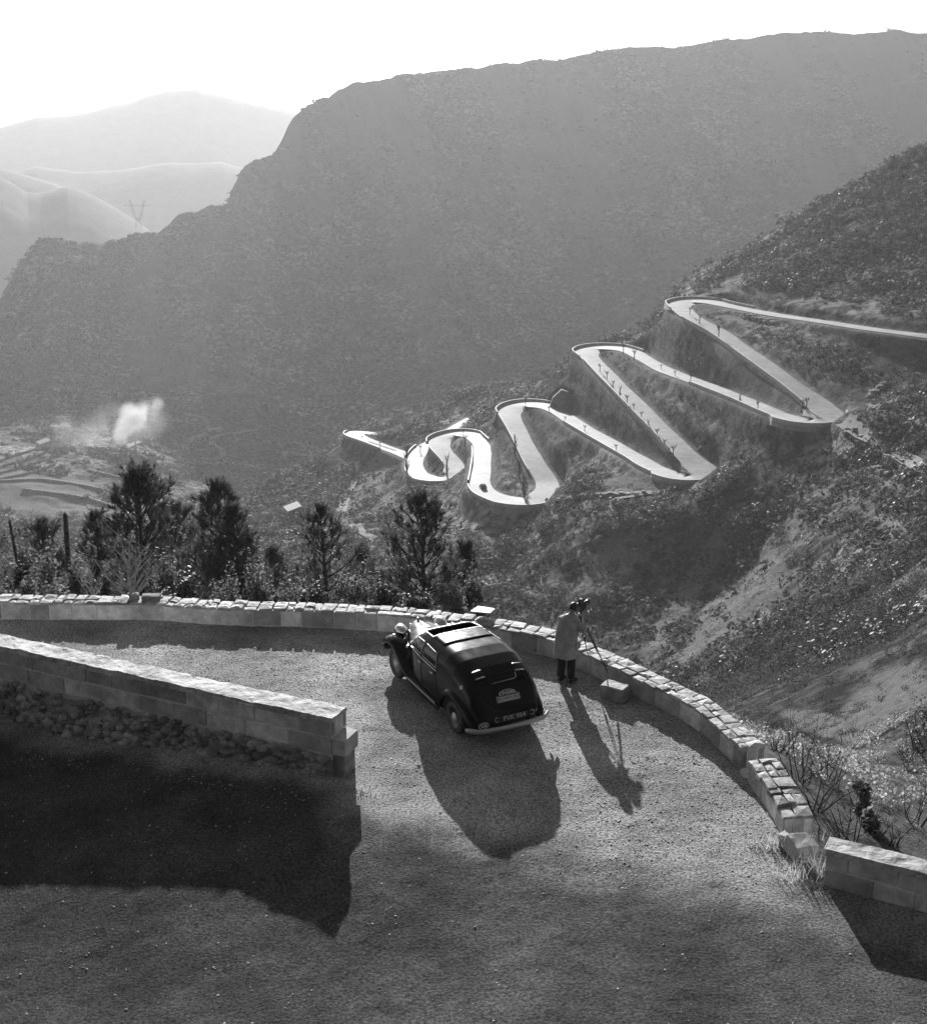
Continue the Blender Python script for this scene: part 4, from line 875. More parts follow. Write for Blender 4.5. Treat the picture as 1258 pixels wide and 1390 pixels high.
# side windows (front, rear) both sides, frames, small rear windows
TW0, TW1 = .178, .292
for s in (0, 1):
    f = (lambda t: t) if s == 0 else (lambda t: 1 - t)
    fr = panel('door_window', [(.06, f(TW0)), (.56, f(TW0)), (.44, f(TW1)), (.06, f(TW1))], .006, m_glass, car, round_=9)
    fr2 = panel('rear_side_window', [(-.66, f(TW0)), (-.02, f(TW0)), (-.02, f(TW1)), (-.52, f(TW1 - .01))], .006, m_glass, car, round_=6)
    for w_, cs in ((fr, [(.06, TW0), (.56, TW0), (.44, TW1), (.06, TW1)]), (fr2, [(-.66, TW0), (-.02, TW0), (-.02, TW1), (-.52, TW1 - .01)])):
        mb = MB(); P_ = []
        for (a, b_) in zip(cs, cs[1:] + cs[:1]):
            for k in range(6): P_.append(body_surf(a[0] + (b_[0] - a[0]) * k / 6, f(a[1] + (b_[1] - a[1]) * k / 6), .008))
        mb.tube(P_ + [P_[0]], .007, 5, False); mb.build('window_frame', m_silver, w_, smooth=True)
    for w_, (ya, yb) in ((fr, (.03, .60)), (fr2, (-.70, .0))):
        mb = MB(); ps = []
        for k in range(17): y = ya + (yb - ya) * k / 16; ps.append(body_surf(y, f(TW0 - .010), .010))
        mb.tube(ps, .009, 6); mb.build('waist_moulding', m_chrome if s == 0 else m_chrome, w_, smooth=True)
    for y0_, y1_ in ((.03, .03), (-.72, -.60)):
        mb = MB(); ps = [body_surf(y0_ + (y1_ - y0_) * k / 10, f(.02 + (TW1 + .01 - .02) * k / 10), .003) for k in range(11)]; mb.tube(ps, .005, 4)
        mb.build('door_seam', m_inside, car)
    for yh in (-.05, .02 - .64):
        mb = MB(); p = body_surf(yh + .02, f(.150), .03); q = body_surf(yh + .14, f(.150), .03); mb.tube([body_surf(yh + .03, f(.15), 0), p, q], [.012, .011, .009], 6); mb.build('door_handle', m_chrome, car, smooth=True)
# split rear windows
for (ta, tb2) in ((.40, .475), (.525, .60)):
    w_ = panel('rear_window', [(-1.66, ta), (-1.56, ta), (-1.56, tb2), (-1.66, tb2)], .006, m_glass, car, nu=6, nv=8, round_=5)
    for yy in (-1.675, -1.545):
        mb = MB(); mb.tube([body_surf(yy, ta + (tb2 - ta) * k / 8, .012) for k in range(9)], .013, 6); mb.build('bright_strip', m_chrome, w_, smooth=True)
mb = MB(); mb.tube([body_surf(-1.70, .52, .03), body_surf(-1.755, .521, .03), body_surf(-1.775, .512, .025), body_surf(-1.78, .49, .004)], .007, 6); mb.build('boot_handle', m_silver, car, smooth=True)
# boot outline seam
mb = MB(); ps = []
for (y, t) in ((-2.02, .36), (-1.92, .355), (-1.80, .375), (-1.73, .42), (-1.71, .5), (-1.73, .58), (-1.80, .625), (-1.92, .645), (-2.02, .64)): ps.append(body_surf(y, t, .002))
ps2 = []
for a, b_ in zip(ps[:-1], ps[1:]):
    for k in range(4): ps2.append(a.lerp(b_, k / 4))
mb.tube(ps2 + [ps[-1]], .005, 4); mb.build('boot_seam', m_inside, car)
# windscreen
panel('windscreen', [(.60, .345), (.76, .30), (.76, .70), (.60, .655)], .006, m_glass, car, nu=8, nv=16)
# sunroof: rim, dark cabin with seats, sliding panel pushed back
mb = MB(); y0, y1, t0, t1 = HOLE; ps = [(y0, t0), (y1, t0), (y1, t1), (y0, t1), (y0, t0)]; P_ = []
for (a, b_) in zip(ps[:-1], ps[1:]):
    for k in range(10): P_.append(body_surf(a[0] + (b_[0] - a[0]) * k / 10, a[1] + (b_[1] - a[1]) * k / 10, .012))
mb.tube(P_ + [P_[0]], .016, 6, False); rim_ = mb.build('sunroof_rim', m_silver, car, smooth=True)
panel('sunroof_panel', [(-.50, t0 + .008), (-.04, t0 + .008), (-.04, t1 - .008), (-.50, t1 - .008)], .014, m_paint, car, thick=.012)
mb = MB(); mb.box(-.58, .58, -.95, .55, .35, .40); mb.box(-.60, -.57, -.9, .5, .4, 1.2); mb.box(.57, .60, -.9, .5, .4, 1.2); mb.build('cabin_floor', m_inside, car)
for sx in (-.30, .30):
    mb = MB(); mb.box(sx - .23, sx + .23, -.15, .30, .55, .70); mb.box(sx - .23, sx + .23, -.28, -.14, .60, 1.12); mb.build('front_seat', m_seat, car, bevel=.05)
mb = MB(); c = Vector((.30, .50, .98)); ring = [c + Vector((math.cos(a) * .19, -math.sin(a) * .06, math.sin(a) * .18)) for a in np.linspace(0, 2 * math.pi, 25)]; mb.tube(ring, .011, 6, False); mb.tube([ring[0], ring[12]], .008, 5); mb.build('steering_wheel', m_inside, car, smooth=True)
# bonnet: tall, narrow, peaked
BON = [(.86,.60,.70,1.015,1.03),(1.1,.52,.62,.985,1.035),(1.4,.42,.55,.965,1.03),(1.7,.31,.47,.95,1.01),(1.86,.24,.40,.93,.985),(1.92,.20,.36,.90,.955)]
m = MB(); rings = []
for y in np.linspace(.86, 1.92, 22):
    wt, wb_, zs, zt = lerp_tab(BON, y); r_ = []
    for (x, z) in ((-wb_ * .92, .42), (-wb_ * .98, .62), (-wt * .99, .84), (-wt * .93, zs - .02), (-wt * .78, zs + .02), (-wt * .4, zs + (zt - zs) * .8), (-.03, zt), (0, zt + .012)): r_.append((x, y, z))
    r_ += [(-x, y_, z) for x, y_, z in r_[-2::-1]]; rings.append(r_)
m.ring(rings); bon = m.build('bonnet', m_paint, car, smooth=True)
mb = MB(); mb.tube([(0, .88, 1.047), (0, 1.4, 1.045), (0, 1.9, .975)], .009, 6); mb.build('bonnet_hinge', m_chrome, bon, smooth=True)
for s in (-1, 1):
    mb = MB()
    for k in range(9):
        y = 1.05 + k * .075; wt, wb_, zs, zt = lerp_tab(BON, y); mb.box(s * (wt * 1.02) - .006, s * (wt * 1.02) + .006, y - .012, y + .012, .66, .82)
    mb.build('louvres', m_silver, bon)
mb = MB(); mb.tube([(0, 1.9, .96), (0, 1.9, 1.02)], [.028, .028], 10); mb.tube([(0, 1.9, 1.02), (0, 1.9, 1.045)], [.036, .02], 10); mb.build('radiator_cap', m_chrome, bon, smooth=True)
m = MB(); rings = []
for k, (y, sc_) in enumerate(((1.91, 1), (1.97, .98), (1.98, .9))):
    rings.append([(x * sc_, y, .66 + (z - .66) * sc_) for x, z in [(.17 * math.cos(a) * (1.0 + .25 * math.sin(a)), .66 + .29 * math.sin(a)) for a in np.linspace(0, 2 * math.pi, 25)[:-1]]])
m.ring(rings); gl = m.build('grille_surround', m_chrome, car, smooth=True); mb = MB()
for k in range(-6, 7): mb.box(k * .023 - .004, k * .023 + .004, 1.978, 1.99, .44, .90)
mb.build('grille_bars', m_silver, gl)
# wings
def wing(path, x_in, x_out, name, sgn, wsc=None):
    P_ = [Vector((0, y, z)) for y, z in path]; Q = []
    for i in range(len(P_) - 1):
        p0 = P_[max(i-1, 0)]; p1 = P_[i]; p2 = P_[i+1]; p3 = P_[min(i+2, len(P_)-1)]
        for k in range(7):
            t = k / 7; Q.append(0.5 * ((2 * p1) + (p2 - p0) * t + (2*p0 - 5*p1 + 4*p2 - p3) * t * t + (3*p1 - p0 - 3*p2 + p3) * t**3))
    Q.append(P_[-1]); m = MB(); rings = []; W = x_out - x_in
    for i, q in enumerate(Q):
        t = (Q[min(i+1, len(Q)-1)] - Q[max(i-1, 0)]).normalized(); n = Vector((0, -t.z, t.y))
        f = i / (len(Q) - 1)
        if n.z < 0 and abs(t.y) > .2 and name != 'x': n = -n if (t.y < 0) else n
        n = Vector((0, t.z, -t.y)) if t.y < 0 else Vector((0, -t.z, t.y))
        ti = 1.0 if wsc is None else float(np.interp(f, [w[0] for w in wsc], [w[1] for w in wsc]))
        xo = x_in + W * ti
        sec = [(x_in, -.05), (x_in + .02, .0), (x_in + (xo - x_in) * .4, .035), (x_in + (xo - x_in) * .75, .025), (xo - .015, -.015), (xo, -.06), (xo - .008, -.115), (xo - .03, -.11), (xo - .035, -.05), (x_in + (xo - x_in) * .7, -.01), (x_in + .03, -.04)]
        rings.append([(sgn * x, q.y + n.y * h_, q.z + n.z * h_) for x, h_ in sec])
    m.ring(rings); return m.build(name, m_paint, car, smooth=True)
FW_PATH = [(1.98, .40), (1.99, .56), (1.92, .70), (1.75, .80), (1.52, .82), (1.28, .76), (1.05, .62), (.85, .47), (.6, .36), (.3, .31), (-.2, .30), (-.75, .30)]
RW_PATH = [(-.70, .28), (-.76, .42), (-.86, .60), (-1.02, .76), (-1.22, .855), (-1.42, .86), (-1.62, .80), (-1.84, .69), (-2.02, .54), (-2.14, .36)]
for s in (-1, 1):
    wing(FW_PATH, .40, .765, 'front_wing', s, [(0, .7), (.15, .95), (.3, 1), (.6, 1), (.75, .96), (1, .96)])
    wing(RW_PATH, .50, .775, 'rear_wing', s, [(0, .9), (.3, 1), (.6, 1), (1, .8)])
    mb = MB(); mb.box(min(s*.56, s*.755), max(s*.56, s*.755), -.68, .62, .325, .345); rb = mb.build('running_board', m_tyre, car); mb = MB(); mb.box(min(s*.757, s*.77), max(s*.757, s*.77), -.68, .62, .315, .35); mb.build('tread_trim', m_silver, rb)
    # inner valance between body and wings
    mb = MB(); mb.box(min(s*.34, s*.5), max(s*.34, s*.5), 1.0, 1.75, .35, .62); mb.build('inner_valance', m_black, car)
# lofted inner filling of rear wings
# wheels
def lathe(prof, n=40):
    """prof (x along the axle, radius)"""
    V = [(x, r * math.cos(2*math.pi*k/n), r * math.sin(2*math.pi*k/n)) for x, r in prof for k in range(n)]; fs = [(i*n+k, i*n+(k+1)%n, (i+1)*n+(k+1)%n, (i+1)*n+k) for i in range(len(prof)-1) for k in range(n)]
    return V, fs
def wheel(sx, y):
    w_ = empty('wheel', (sx * .64, y, .335)); w_.parent = car; s = 1 if sx > 0 else -1
    m = MB(); V, fs = lathe([(-.07, .21), (-.075, .27), (-.068, .315), (-.045, .334), (0, .338), (.045, .334), (.068, .315), (.075, .27), (.07, .21)]); V = [(v[0] * s, v[1], v[2]) for v in V]; m.add(V, fs); m.build('tyre', m_tyre, w_, smooth=True)
    m = MB(); V, fs = lathe([(.062, .212), (.055, .20), (.035, .19), (.028, .15), (.045, .10), (.05, .085)]); V = [(v[0] * s, v[1], v[2]) for v in V]; m.add(V, fs); m.add([(-.06 * s, .2 * math.cos(a), .2 * math.sin(a)) for a in np.linspace(0, 6.283, 25)[:-1]], [tuple(range(24))]); m.build('rim', m_rim, w_, smooth=True)
    m = MB(); V, fs = lathe([(.05, .095), (.068, .085), (.082, .05), (.088, .001)]); V = [(v[0] * s, v[1], v[2]) for v in V]; m.add(V, fs); m.build('hub_cap', m_silver, w_, smooth=True)
for sx in (-1, 1):
    for y in (WBL / 2 , -WBL / 2 - .03): wheel(sx, y)
# headlamps, side lamps, horn
for s in (-1, 1):
    hl = empty('headlamp', (s * .42, 1.70, .90)); hl.parent = car
    m = MB(); V = []; n = 20; prof = [(.13, .112), (.12, .125), (.05, .120), (-.05, .10), (-.12, .065), (-.155, .02), (-.16, .001)]
    V = [(r * math.cos(2*math.pi*k/n), x, r * math.sin(2*math.pi*k/n)) for x, r in prof for k in range(n)]; m.add(V, [(i*n+k, i*n+(k+1)%n, (i+1)*n+(k+1)%n, (i+1)*n+k) for i in range(len(prof)-1) for k in range(n)]); m.build('lamp_shell', m_chrome, hl, smooth=True)
    m = MB(); m.add([(.11 * math.cos(a), .132, .11 * math.sin(a)) for a in np.linspace(0, 6.283, 25)[:-1]], [tuple(range(24))]); m.build('lens', m_glass, hl)
    m = MB(); m.tube([(0, -.02, -.1), (0, -.03, -.2)], [.02, .03], 8); m.build('stalk', m_chrome, hl, smooth=True)
    m = MB(); m.tube([(s * .62, 1.5, .86), (s * .62, 1.6, .87), (s * .62, 1.66, .865)], [.012, .035, .03], 10); m.build('side_lamp', m_chrome, car, smooth=True)
mb = MB(); mb.tube([(-.60, 1.74, .70), (0, 1.76, .66), (.60, 1.74, .70)], .016, 8); mb.build('lamp_bar', m_chrome, car, smooth=True)
mb = MB(); mb.tube([(-.68, .62, 1.0), (-.72, .64, 1.02)], .01, 6); mb.tube([(-.73, .62, 1.02), (-.73, .67, 1.025)], [.035, .03], 10); mb.build('door_mirror', m_chrome, car, smooth=True)
# bumpers
def bumper(y, sg, name, z=.42, hw=.80):
    m = MB(); rings = []
    for k in range(25):
        u = -1 + 2 * k / 24; x = u * hw; yy = y - sg * (.10 * abs(u) ** 2 + .16 * max(0, abs(u) - .8) / .2 * .9); e = 1 if abs(u) < .95 else .75
        rings.append([(x, yy + sg * d, z + h_ * e) for d, h_ in ((0, -.055), (.022, -.035), (.03, 0), (.022, .035), (0, .055), (-.012, .03), (-.015, 0), (-.012, -.03))])
    m.ring(rings); return m.build(name, m_silver, car, smooth=True)
bumper(-2.33, -1, 'rear_bumper', .40); bumper(2.14, 1, 'front_bumper', .42, .76)
for s in (-.35, .35):
    for ya, yb, za in ((-2.31, -1.9, .37), (1.85, 2.12, .40)):
        mb = MB(); mb.box(s - .02, s + .02, ya, yb, za, za + .045); mb.build('bumper_iron', m_black, car)
mb = MB(); mb.box(-.5, .5, -1.9, 1.9, .24, .32); mb.build('chassis', m_black, car)
# lettering
def text_mesh(name, s, size, mat, parent, loc, rot, depth=.002, sx=1.0, bold=.0):
    cu = bpy.data.curves.new(name, 'FONT'); cu.body = s; cu.size = size; cu.align_x = 'CENTER'; cu.align_y = 'CENTER'; cu.extrude = depth; cu.offset = bold; cu.resolution_u = 3
    to = bpy.data.objects.new(name, cu); col.objects.link(to); bpy.context.view_layer.update()
    me = bpy.data.meshes.new_from_object(to.evaluated_get(bpy.context.evaluated_depsgraph_get())); bpy.data.objects.remove(to); bpy.data.curves.remove(cu)
    me.materials.clear(); me.materials.append(mat); o = link(name, me, parent); o.location = loc; o.rotation_euler = rot; o.scale = (sx, 1, 1); return o
# rally plaque, on the boot lid, leaning with it
pc = body_surf(-1.93, .5, .03); pn = (body_surf(-1.93, .5, .05) - body_surf(-1.93, .5, 0)).normalized(); tilt = math.atan2(pn.z, -pn.y)
plq = empty('rally_plaque', (0.0, pc.y - .02, pc.z + .015), 0); plq.parent = car; plq.rotation_euler = (R(90) - tilt, 0, 0)
def arch_shape(w, h_, top, inset):
    P_ = [(-w + inset, -h_ + inset), (w - inset, -h_ + inset), (w - inset, h_ * .35 - inset * .4)]
    for k in range(0, 17):
        a = math.pi * k / 16; P_.append(((w * .72 - inset) * math.cos(a), h_ * .38 + (top - inset) * math.sin(a) ** .8))
    P_.append((-w + inset, h_ * .35 - inset * .4)); return P_
def flat(name, P_, z0, z1, mat, parent):
    m = MB(); m.ring([[(x, y, z0) for x, y in P_], [(x, y, z1) for x, y in P_]]); return m.build(name, mat, parent)
flat('plaque_border', arch_shape(.215, .09, .10, 0), -.008, 0, m_white, plq)
flat('plaque_ground', arch_shape(.215, .09, .10, .012), .0, .003, m_black, plq)
flat('plaque_band', [(-.195, -.07), (.195, -.07), (.195, .012), (-.195, .012)], .003, .005, m_white, plq)
text_mesh('plaque_lettering', 'CINEMA', .092, m_white, plq, (0, .065, .0045), (0, 0, 0), sx=.95, bold=.0012)
text_mesh('plaque_lettering', 'RALLYE MONTE-CARLO', .066, m_black, plq, (0, -.030, .0065), (0, 0, 0), depth=.001, sx=.56, bold=.0016)
# number plate with its two lamps
npz = .545; npl = empty('number_plate', (.06, -2.235, npz)); npl.parent = car; npl.rotation_euler = (R(78), 0, 0)
flat('plate', [(-.27, -.055), (.27, -.055), (.27, .055), (-.27, .055)], -.01, 0, m_plateb, npl)
text_mesh('plate_lettering', 'FVK 954', .125, m_silver, npl, (0, 0, .002), (0, 0, 0), sx=.98, bold=.001)
for s in (-1, 1):
    m = MB(); ring = [(s * .335 + .036 * math.cos(a), .01 + .045 * math.sin(a), .01) for a in np.linspace(.5 if s < 0 else -2.6, 5.8 if s < 0 else 2.6, 18)]; m.tube(ring, .008, 6); m.build('tail_lamp_ring', m_silver, npl, smooth=True)
# oval country plate at the left end of the bumper
ov = empty('country_plate', (-.53, -2.25, .50)); ov.parent = car; ov.rotation_euler = (R(80), 0, 0)
flat('oval_border', [(.098 * math.cos(a), .066 * math.sin(a)) for a in np.linspace(0, 6.283, 33)[:-1]], -.006, 0, m_white, ov)
flat('oval_ground', [(.088 * math.cos(a), .056 * math.sin(a)) for a in np.linspace(0, 6.283, 33)[:-1]], .0, .002, m_black, ov)
text_mesh('country_letters', 'GB', .095, m_white, ov, (0, 0, .003), (0, 0, 0), sx=1.0, bold=.001)
# tail lamp on the left rear wing, fuel cap
def disc(name, c, nrm, r, mat, mat2=None):
    nrm = Vector(nrm).normalized(); m = MB(); m.tube([Vector(c), Vector(c) + nrm * .02], [r, r * .8], 16); o = m.build(name, mat, car, smooth=False)
    if mat2:
        m = MB(); m.tube([Vector(c) + nrm * .02, Vector(c) + nrm * .026], [r * .3, r * .3], 10); m.build('lamp_centre', mat2, o)
    return o
disc('fuel_cap', body_surf(-1.56, .20, 0), body_surf(-1.56, .20, .05) - body_surf(-1.56, .20, 0), .045, m_silver, m_black)
disc('boot_lock', body_surf(-2.02, .46, 0), (0, -1, .3), .014, m_chrome); disc('reflector', (.62, -1.96, .62), (0, -1, .3), .018, m_chrome)
# white folded sheet leaning beyond the roof, on the parapet
pw = at_z(655, 832, .50); m = MB(); m.add([(-.28, -.20, .10), (.16, -.26, .08), (.28, .16, .02), (-.10, .24, .05), (-.28, -.20, .125), (.16, -.26, .105), (.28, .16, .045), (-.10, .24, .075)], [(0,1,2,3), (4,7,6,5), (0,4,5,1), (1,5,6,2), (2,6,7,3), (3,7,4,0)])
sh = m.build('folded_sheet', m_white); sh.location = pw; tag(sh, 'flat white board lying on the parapet just beyond the car roof', 'board')
# ================================================================ the photographer, tripod and camera
m_coat = noise_mat('duffel_coat', .28, .40, 30, rough=.95, bump=.25, bdist=.004, scale2=3)
m_trous = noise_mat('dark_trousers', .015, .035, 25, rough=.9, bump=.2, bdist=.004)
m_shoe = plain_mat('black_leather', .012, .35)
m_skin = plain_mat('skin', .30, .55)
m_hair = noise_mat('dark_hair', .012, .04, 60, rough=.5, bump=.6, bdist=.004)
m_cam = plain_mat('black_camera', .02, .35); m_leg = plain_mat('dark_wood', .03, .4)
pm = at_z(767, 926, 0)
face = R(-38)            # heading, clockwise from straight away
man = empty('person', (pm.x, pm.y, 0), face)
tag(man, 'person in hooded duffel coat and dark trousers bending to the eyepiece of a tripod camera', 'person')
def skin_mesh(name, nodes, edges, mat, parent, sub=2, root=0):
    me = bpy.data.meshes.new(name); me.from_pydata([n[0] for n in nodes], edges, []); me.update()
    ob = bpy.data.objects.new(name + '_w', me); col.objects.link(ob)
    sk = ob.modifiers.new('skin', 'SKIN'); sk.use_smooth_shade = True
    if not me.skin_vertices: me.skin_vertices.new()
    for k, n in enumerate(nodes):
        r = n[1]; me.skin_vertices[0].data[k].radius = (r, r) if not hasattr(r, '__len__') else r
        me.skin_vertices[0].data[k].use_root = (k == root)
    ss = ob.modifiers.new('s', 'SUBSURF'); ss.levels = sub; ss.render_levels = sub
    bpy.context.view_layer.update(); m2 = bpy.data.meshes.new_from_object(ob.evaluated_get(bpy.context.evaluated_depsgraph_get())); bpy.data.objects.remove(ob)
    m2.materials.clear(); m2.materials.append(mat); o = link(name, m2, parent); m2.polygons.foreach_set('use_smooth', np.ones(len(m2.polygons), dtype=bool)); return o
# skeleton: x right, y forward, z up
N_ = [((0,0,.90),(.15,.11)),((0,.01,1.08),(.15,.11)),((0,.04,1.26),(.17,.11)),((0,.08,1.40),(.15,.10)),((0,.13,1.47),.055),((0,.17,1.52),.05),
      ((-.09,0,.84),.095),((-.10,.02,.50),.062),((-.105,-.02,.12),.045),((-.11,.04,.04),.045),((-.12,.17,.03),.035),
      ((.09,0,.84),.095),((.11,.04,.50),.062),((.12,.02,.12),.045),((.12,.08,.04),.045),((.14,.21,.03),.035),
      ((-.19,.09,1.36),.065),((-.27,.20,1.14),.05),((-.13,.41,1.22),.034),((-.08,.45,1.26),.026),
      ((.19,.09,1.36),.065),((.28,.22,1.15),.05),((.14,.43,1.27),.034),((.09,.48,1.33),.026)]
Ed = [(0,1),(1,2),(2,3),(3,4),(4,5),(0,6),(6,7),(7,8),(8,9),(9,10),(0,11),(11,12),(12,13),(13,14),(14,15),(3,16),(16,17),(17,18),(18,19),(3,20),(20,21),(21,22),(22,23)]
body_m = skin_mesh('body', N_, Ed, m_skin, man)
# trousers and shoes
skin_mesh('trousers', [((0,0,.92),(.16,.12)),((-.09,0,.82),.11),((-.10,.02,.50),.092),((-.105,-.02,.16),.085),((-.107,-.02,.09),.088),((.09,0,.82),.11),((.11,.04,.50),.092),((.12,.02,.16),.085),((.122,.02,.09),.088)], [(0,1),(1,2),(2,3),(3,4),(0,5),(5,6),(6,7),(7,8)], m_trous, man)
for sx, yy, xx in ((-1, 0, -.11), (1, .04, .125)): skin_mesh('shoe', [((xx, yy - .07, .045), .048), ((xx, yy + .03, .055), .050), ((xx - .005 * -sx, yy + .13, .04), .045), ((xx + .012 * sx, yy + .20, .032), .036)], [(0,1),(1,2),(2,3)], m_shoe, man)
# coat: one lofted garment with folds, and sleeves
def coat():
    m = MB(); rings = []; n = 44
    for (z, cx_, cy_, rx, ry) in [(a_, b_, c_, d_ * .93, e_ * .97) for a_, b_, c_, d_, e_ in ((.60,0,.0,.275,.235),(.66,0,.0,.27,.23),(.80,0,.0,.26,.215),(.95,0,.005,.25,.205),(1.10,0,.02,.243,.19),(1.22,0,.055,.25,.185),(1.32,0,.09,.245,.175),(1.39,0,.125,.215,.155),(1.435,0,.15,.16,.125),(1.465,0,.17,.10,.095),(1.46,0,.17,.07,.07))]:
        r_ = []
        for k in range(n):
            a = 2 * math.pi * k / n; fold = 1 + .035 * math.sin(a * 5 + z * 2.2) * max(0, 1.2 - z) + .015 * math.sin(a * 11 + z * 9); ex = 2.5
            c_, s_ = math.cos(a), math.sin(a); q = (abs(c_) ** ex + abs(s_) ** ex) ** (-1 / ex); r_.append((cx_ + rx * q * c_ * fold, cy_ + ry * q * s_ * fold, z))
        rings.append(r_)
    m.ring(rings, close_ends=False); o = m.build('duffel_coat', m_coat, man, smooth=True, fix=False); sd_ = o.modifiers.new('t', 'SOLIDIFY'); sd_.thickness = .012; sb_ = o.modifiers.new('s', 'SUBSURF'); sb_.levels = 1; sb_.render_levels = 1
    for nd in ([((-.155,.085,1.37),.085),((-.20,.09,1.33),.085),((-.265,.18,1.18),.074),((-.275,.215,1.145),.072),((-.20,.33,1.19),.062),((-.145,.40,1.22),.055)], [((.155,.085,1.37),.085),((.20,.09,1.33),.085),((.27,.19,1.19),.074),((.285,.225,1.155),.072),((.21,.34,1.21),.062),((.155,.41,1.26),.055)]):
        skin_mesh('sleeve', nd, [(k, k + 1) for k in range(5)], m_coat, o)
    # hood lying on the back
    m = MB(); rings = []
    for k in range(13):
        a = math.pi * (-.12 + 1.24 * k / 12); cx_ = .15 * math.cos(a); cy_ = .13 - .11 * math.sin(a); cz = 1.44 - .035 * math.sin(a); rr_ = .048 + .042 * math.sin(max(0, min(math.pi, a)))
        d = Vector((cx_ * .8, (cy_ - .1), 0)); d = d.normalized() if d.length > 0 else Vector((1, 0, 0)); r_ = []
        for j in range(12):
            b_ = 2 * math.pi * j / 12; r_.append((cx_ + d.x * rr_ * math.cos(b_) * .85, cy_ + d.y * rr_ * math.cos(b_), cz + rr_ * math.sin(b_) * .8 - (.03 if math.cos(b_) > 0 else -.02)))
        rings.append(r_)
    m.ring(rings); m.build('hood', m_coat, o, smooth=True, sub=1)
    for s in (-1, 1):
        m = MB(); m.box(s * .262 - .006, s * .262 + .006, -.02, .13, .80, .96); m.build('pocket_flap', m_coat, o)
    for z in (1.28, 1.12, .96, .82):
        m = MB(); m.tube([(-.04, .235, z), (.04, .235, z)], [.011, .011], 6); m.build('toggle', m_leg, o)
    return o
coat()
# head: bent forward to the eyepiece
hd = empty('head', (0, .235, 1.575)); hd.parent = man; hd.rotation_euler = (R(-28), 0, 0)
def head_mesh():
    m = MB(); nu, nv = 36, 28; V = []
    for i in range(nv + 1):
        th = math.pi * i / nv
        for j in range(nu):
            ph = 2 * math.pi * j / nu; x = math.sin(th) * math.cos(ph); y = math.sin(th) * math.sin(ph); z = math.cos(th)
            X_, Y_, Z_ = x * .076, y * .098, z * .118
            if Z_ < 0: X_ *= 1 - .28 * (-z) ** 1.4; Y_ *= 1 - .12 * (-z)
            if y > .3 and abs(x) < .35: Y_ += .006 * (y - .3)
            nz_ = math.exp(-((x / .13) ** 2 + ((z + .08) / .16) ** 2)) * (y > 0); Y_ += .026 * nz_
            eye = (math.exp(-(((x - .36) / .16) ** 2 + ((z - .10) / .09) ** 2)) + math.exp(-(((x + .36) / .16) ** 2 + ((z - .10) / .09) ** 2))) * (y > 0); Y_ -= .010 * eye
            lip = math.exp(-((x / .26) ** 2 + ((z + .46) / .07) ** 2)) * (y > 0); Y_ += .006 * lip
            chin = math.exp(-((x / .25) ** 2 + ((z + .85) / .2) ** 2)) * (y > -.3); Y_ += .012 * chin
            brow = math.exp(-((z - .24) / .07) ** 2) * (y > .4); Y_ += .004 * brow
            V.append((X_, Y_, Z_))
    m.add(V, [(i*nu+j, (i+1)*nu+j, (i+1)*nu+(j+1)%nu, i*nu+(j+1)%nu) for i in range(nv) for j in range(nu)]); return m
head_mesh().build('face', m_skin, hd, smooth=True, fix=False)
for s in (-1, 1):
    m = MB(); m.tube([(s * .072, -.002, -.03), (s * .082, -.010, -.01), (s * .085, -.012, .015), (s * .078, .002, .03)], [.008, .013, .014, .008], 8); m.build('ear', m_skin, hd, smooth=True)
m = MB(); nu, nv = 34, 18; V = []; g = np.random.default_rng(4)
for i in range(nv + 1):
    th = math.pi * .60 * i / nv
    for j in range(nu):
        ph = 2 * math.pi * j / nu; fr = max(0, math.sin(ph)); th2 = th * (1 - .42 * fr); q = 1.10 + g.uniform(-.02, .02)
        V.append((math.sin(th2) * math.cos(ph) * .080 * q, math.sin(th2) * math.sin(ph) * .100 * q - .004, math.cos(th2) * .121 * q))
m.add(V, [(i*nu+j, (i+1)*nu+j, (i+1)*nu+(j+1)%nu, i*nu+(j+1)%nu) for i in range(nv) for j in range(nu)]); o = m.build('hair', m_hair, hd, smooth=True, fix=False)
sm = o.modifiers.new('t', 'SOLIDIFY'); sm.thickness = .008
def hand(wrist, direction, palm_n, sgn):
    h_ = empty('hand', wrist); h_.parent = man; d = Vector(direction).normalized(); n = Vector(palm_n); n = (n - d * n.dot(d)).normalized(); x = d.cross(n) * sgn
    def P(a, b, c): return tuple(d * a + x * b + n * c)
    skin_mesh('palm', [(P(-.02,0,0),.026),(P(.03,0,0),(.036,.016)),(P(.075,0,.002),(.038,.014))], [(0,1),(1,2)], m_skin, h_, 1)
    for k, (b, l) in enumerate(((-.028,.072),(-.010,.080),(.009,.074),(.027,.060))):
        skin_mesh('finger', [(P(.068,b,0),.0095),(P(.068+l*.45,b*1.08,.010),.0088),(P(.068+l*.72,b*1.1,.030),.008),(P(.068+l*.80,b*1.1,.052),.007)], [(0,1),(1,2),(2,3)], m_skin, h_, 1)
    skin_mesh('thumb', [(P(.015,-.030,.005),.012),(P(.045,-.052,.018),.0105),(P(.070,-.056,.040),.009)], [(0,1),(1,2)], m_skin, h_, 1)
hand((-.085, .445, 1.26), (.35, .55, .55), (1, -.2, .1), 1); hand((.095, .475, 1.325), (-.35, .35, .75), (-1, .3, .1), -1)
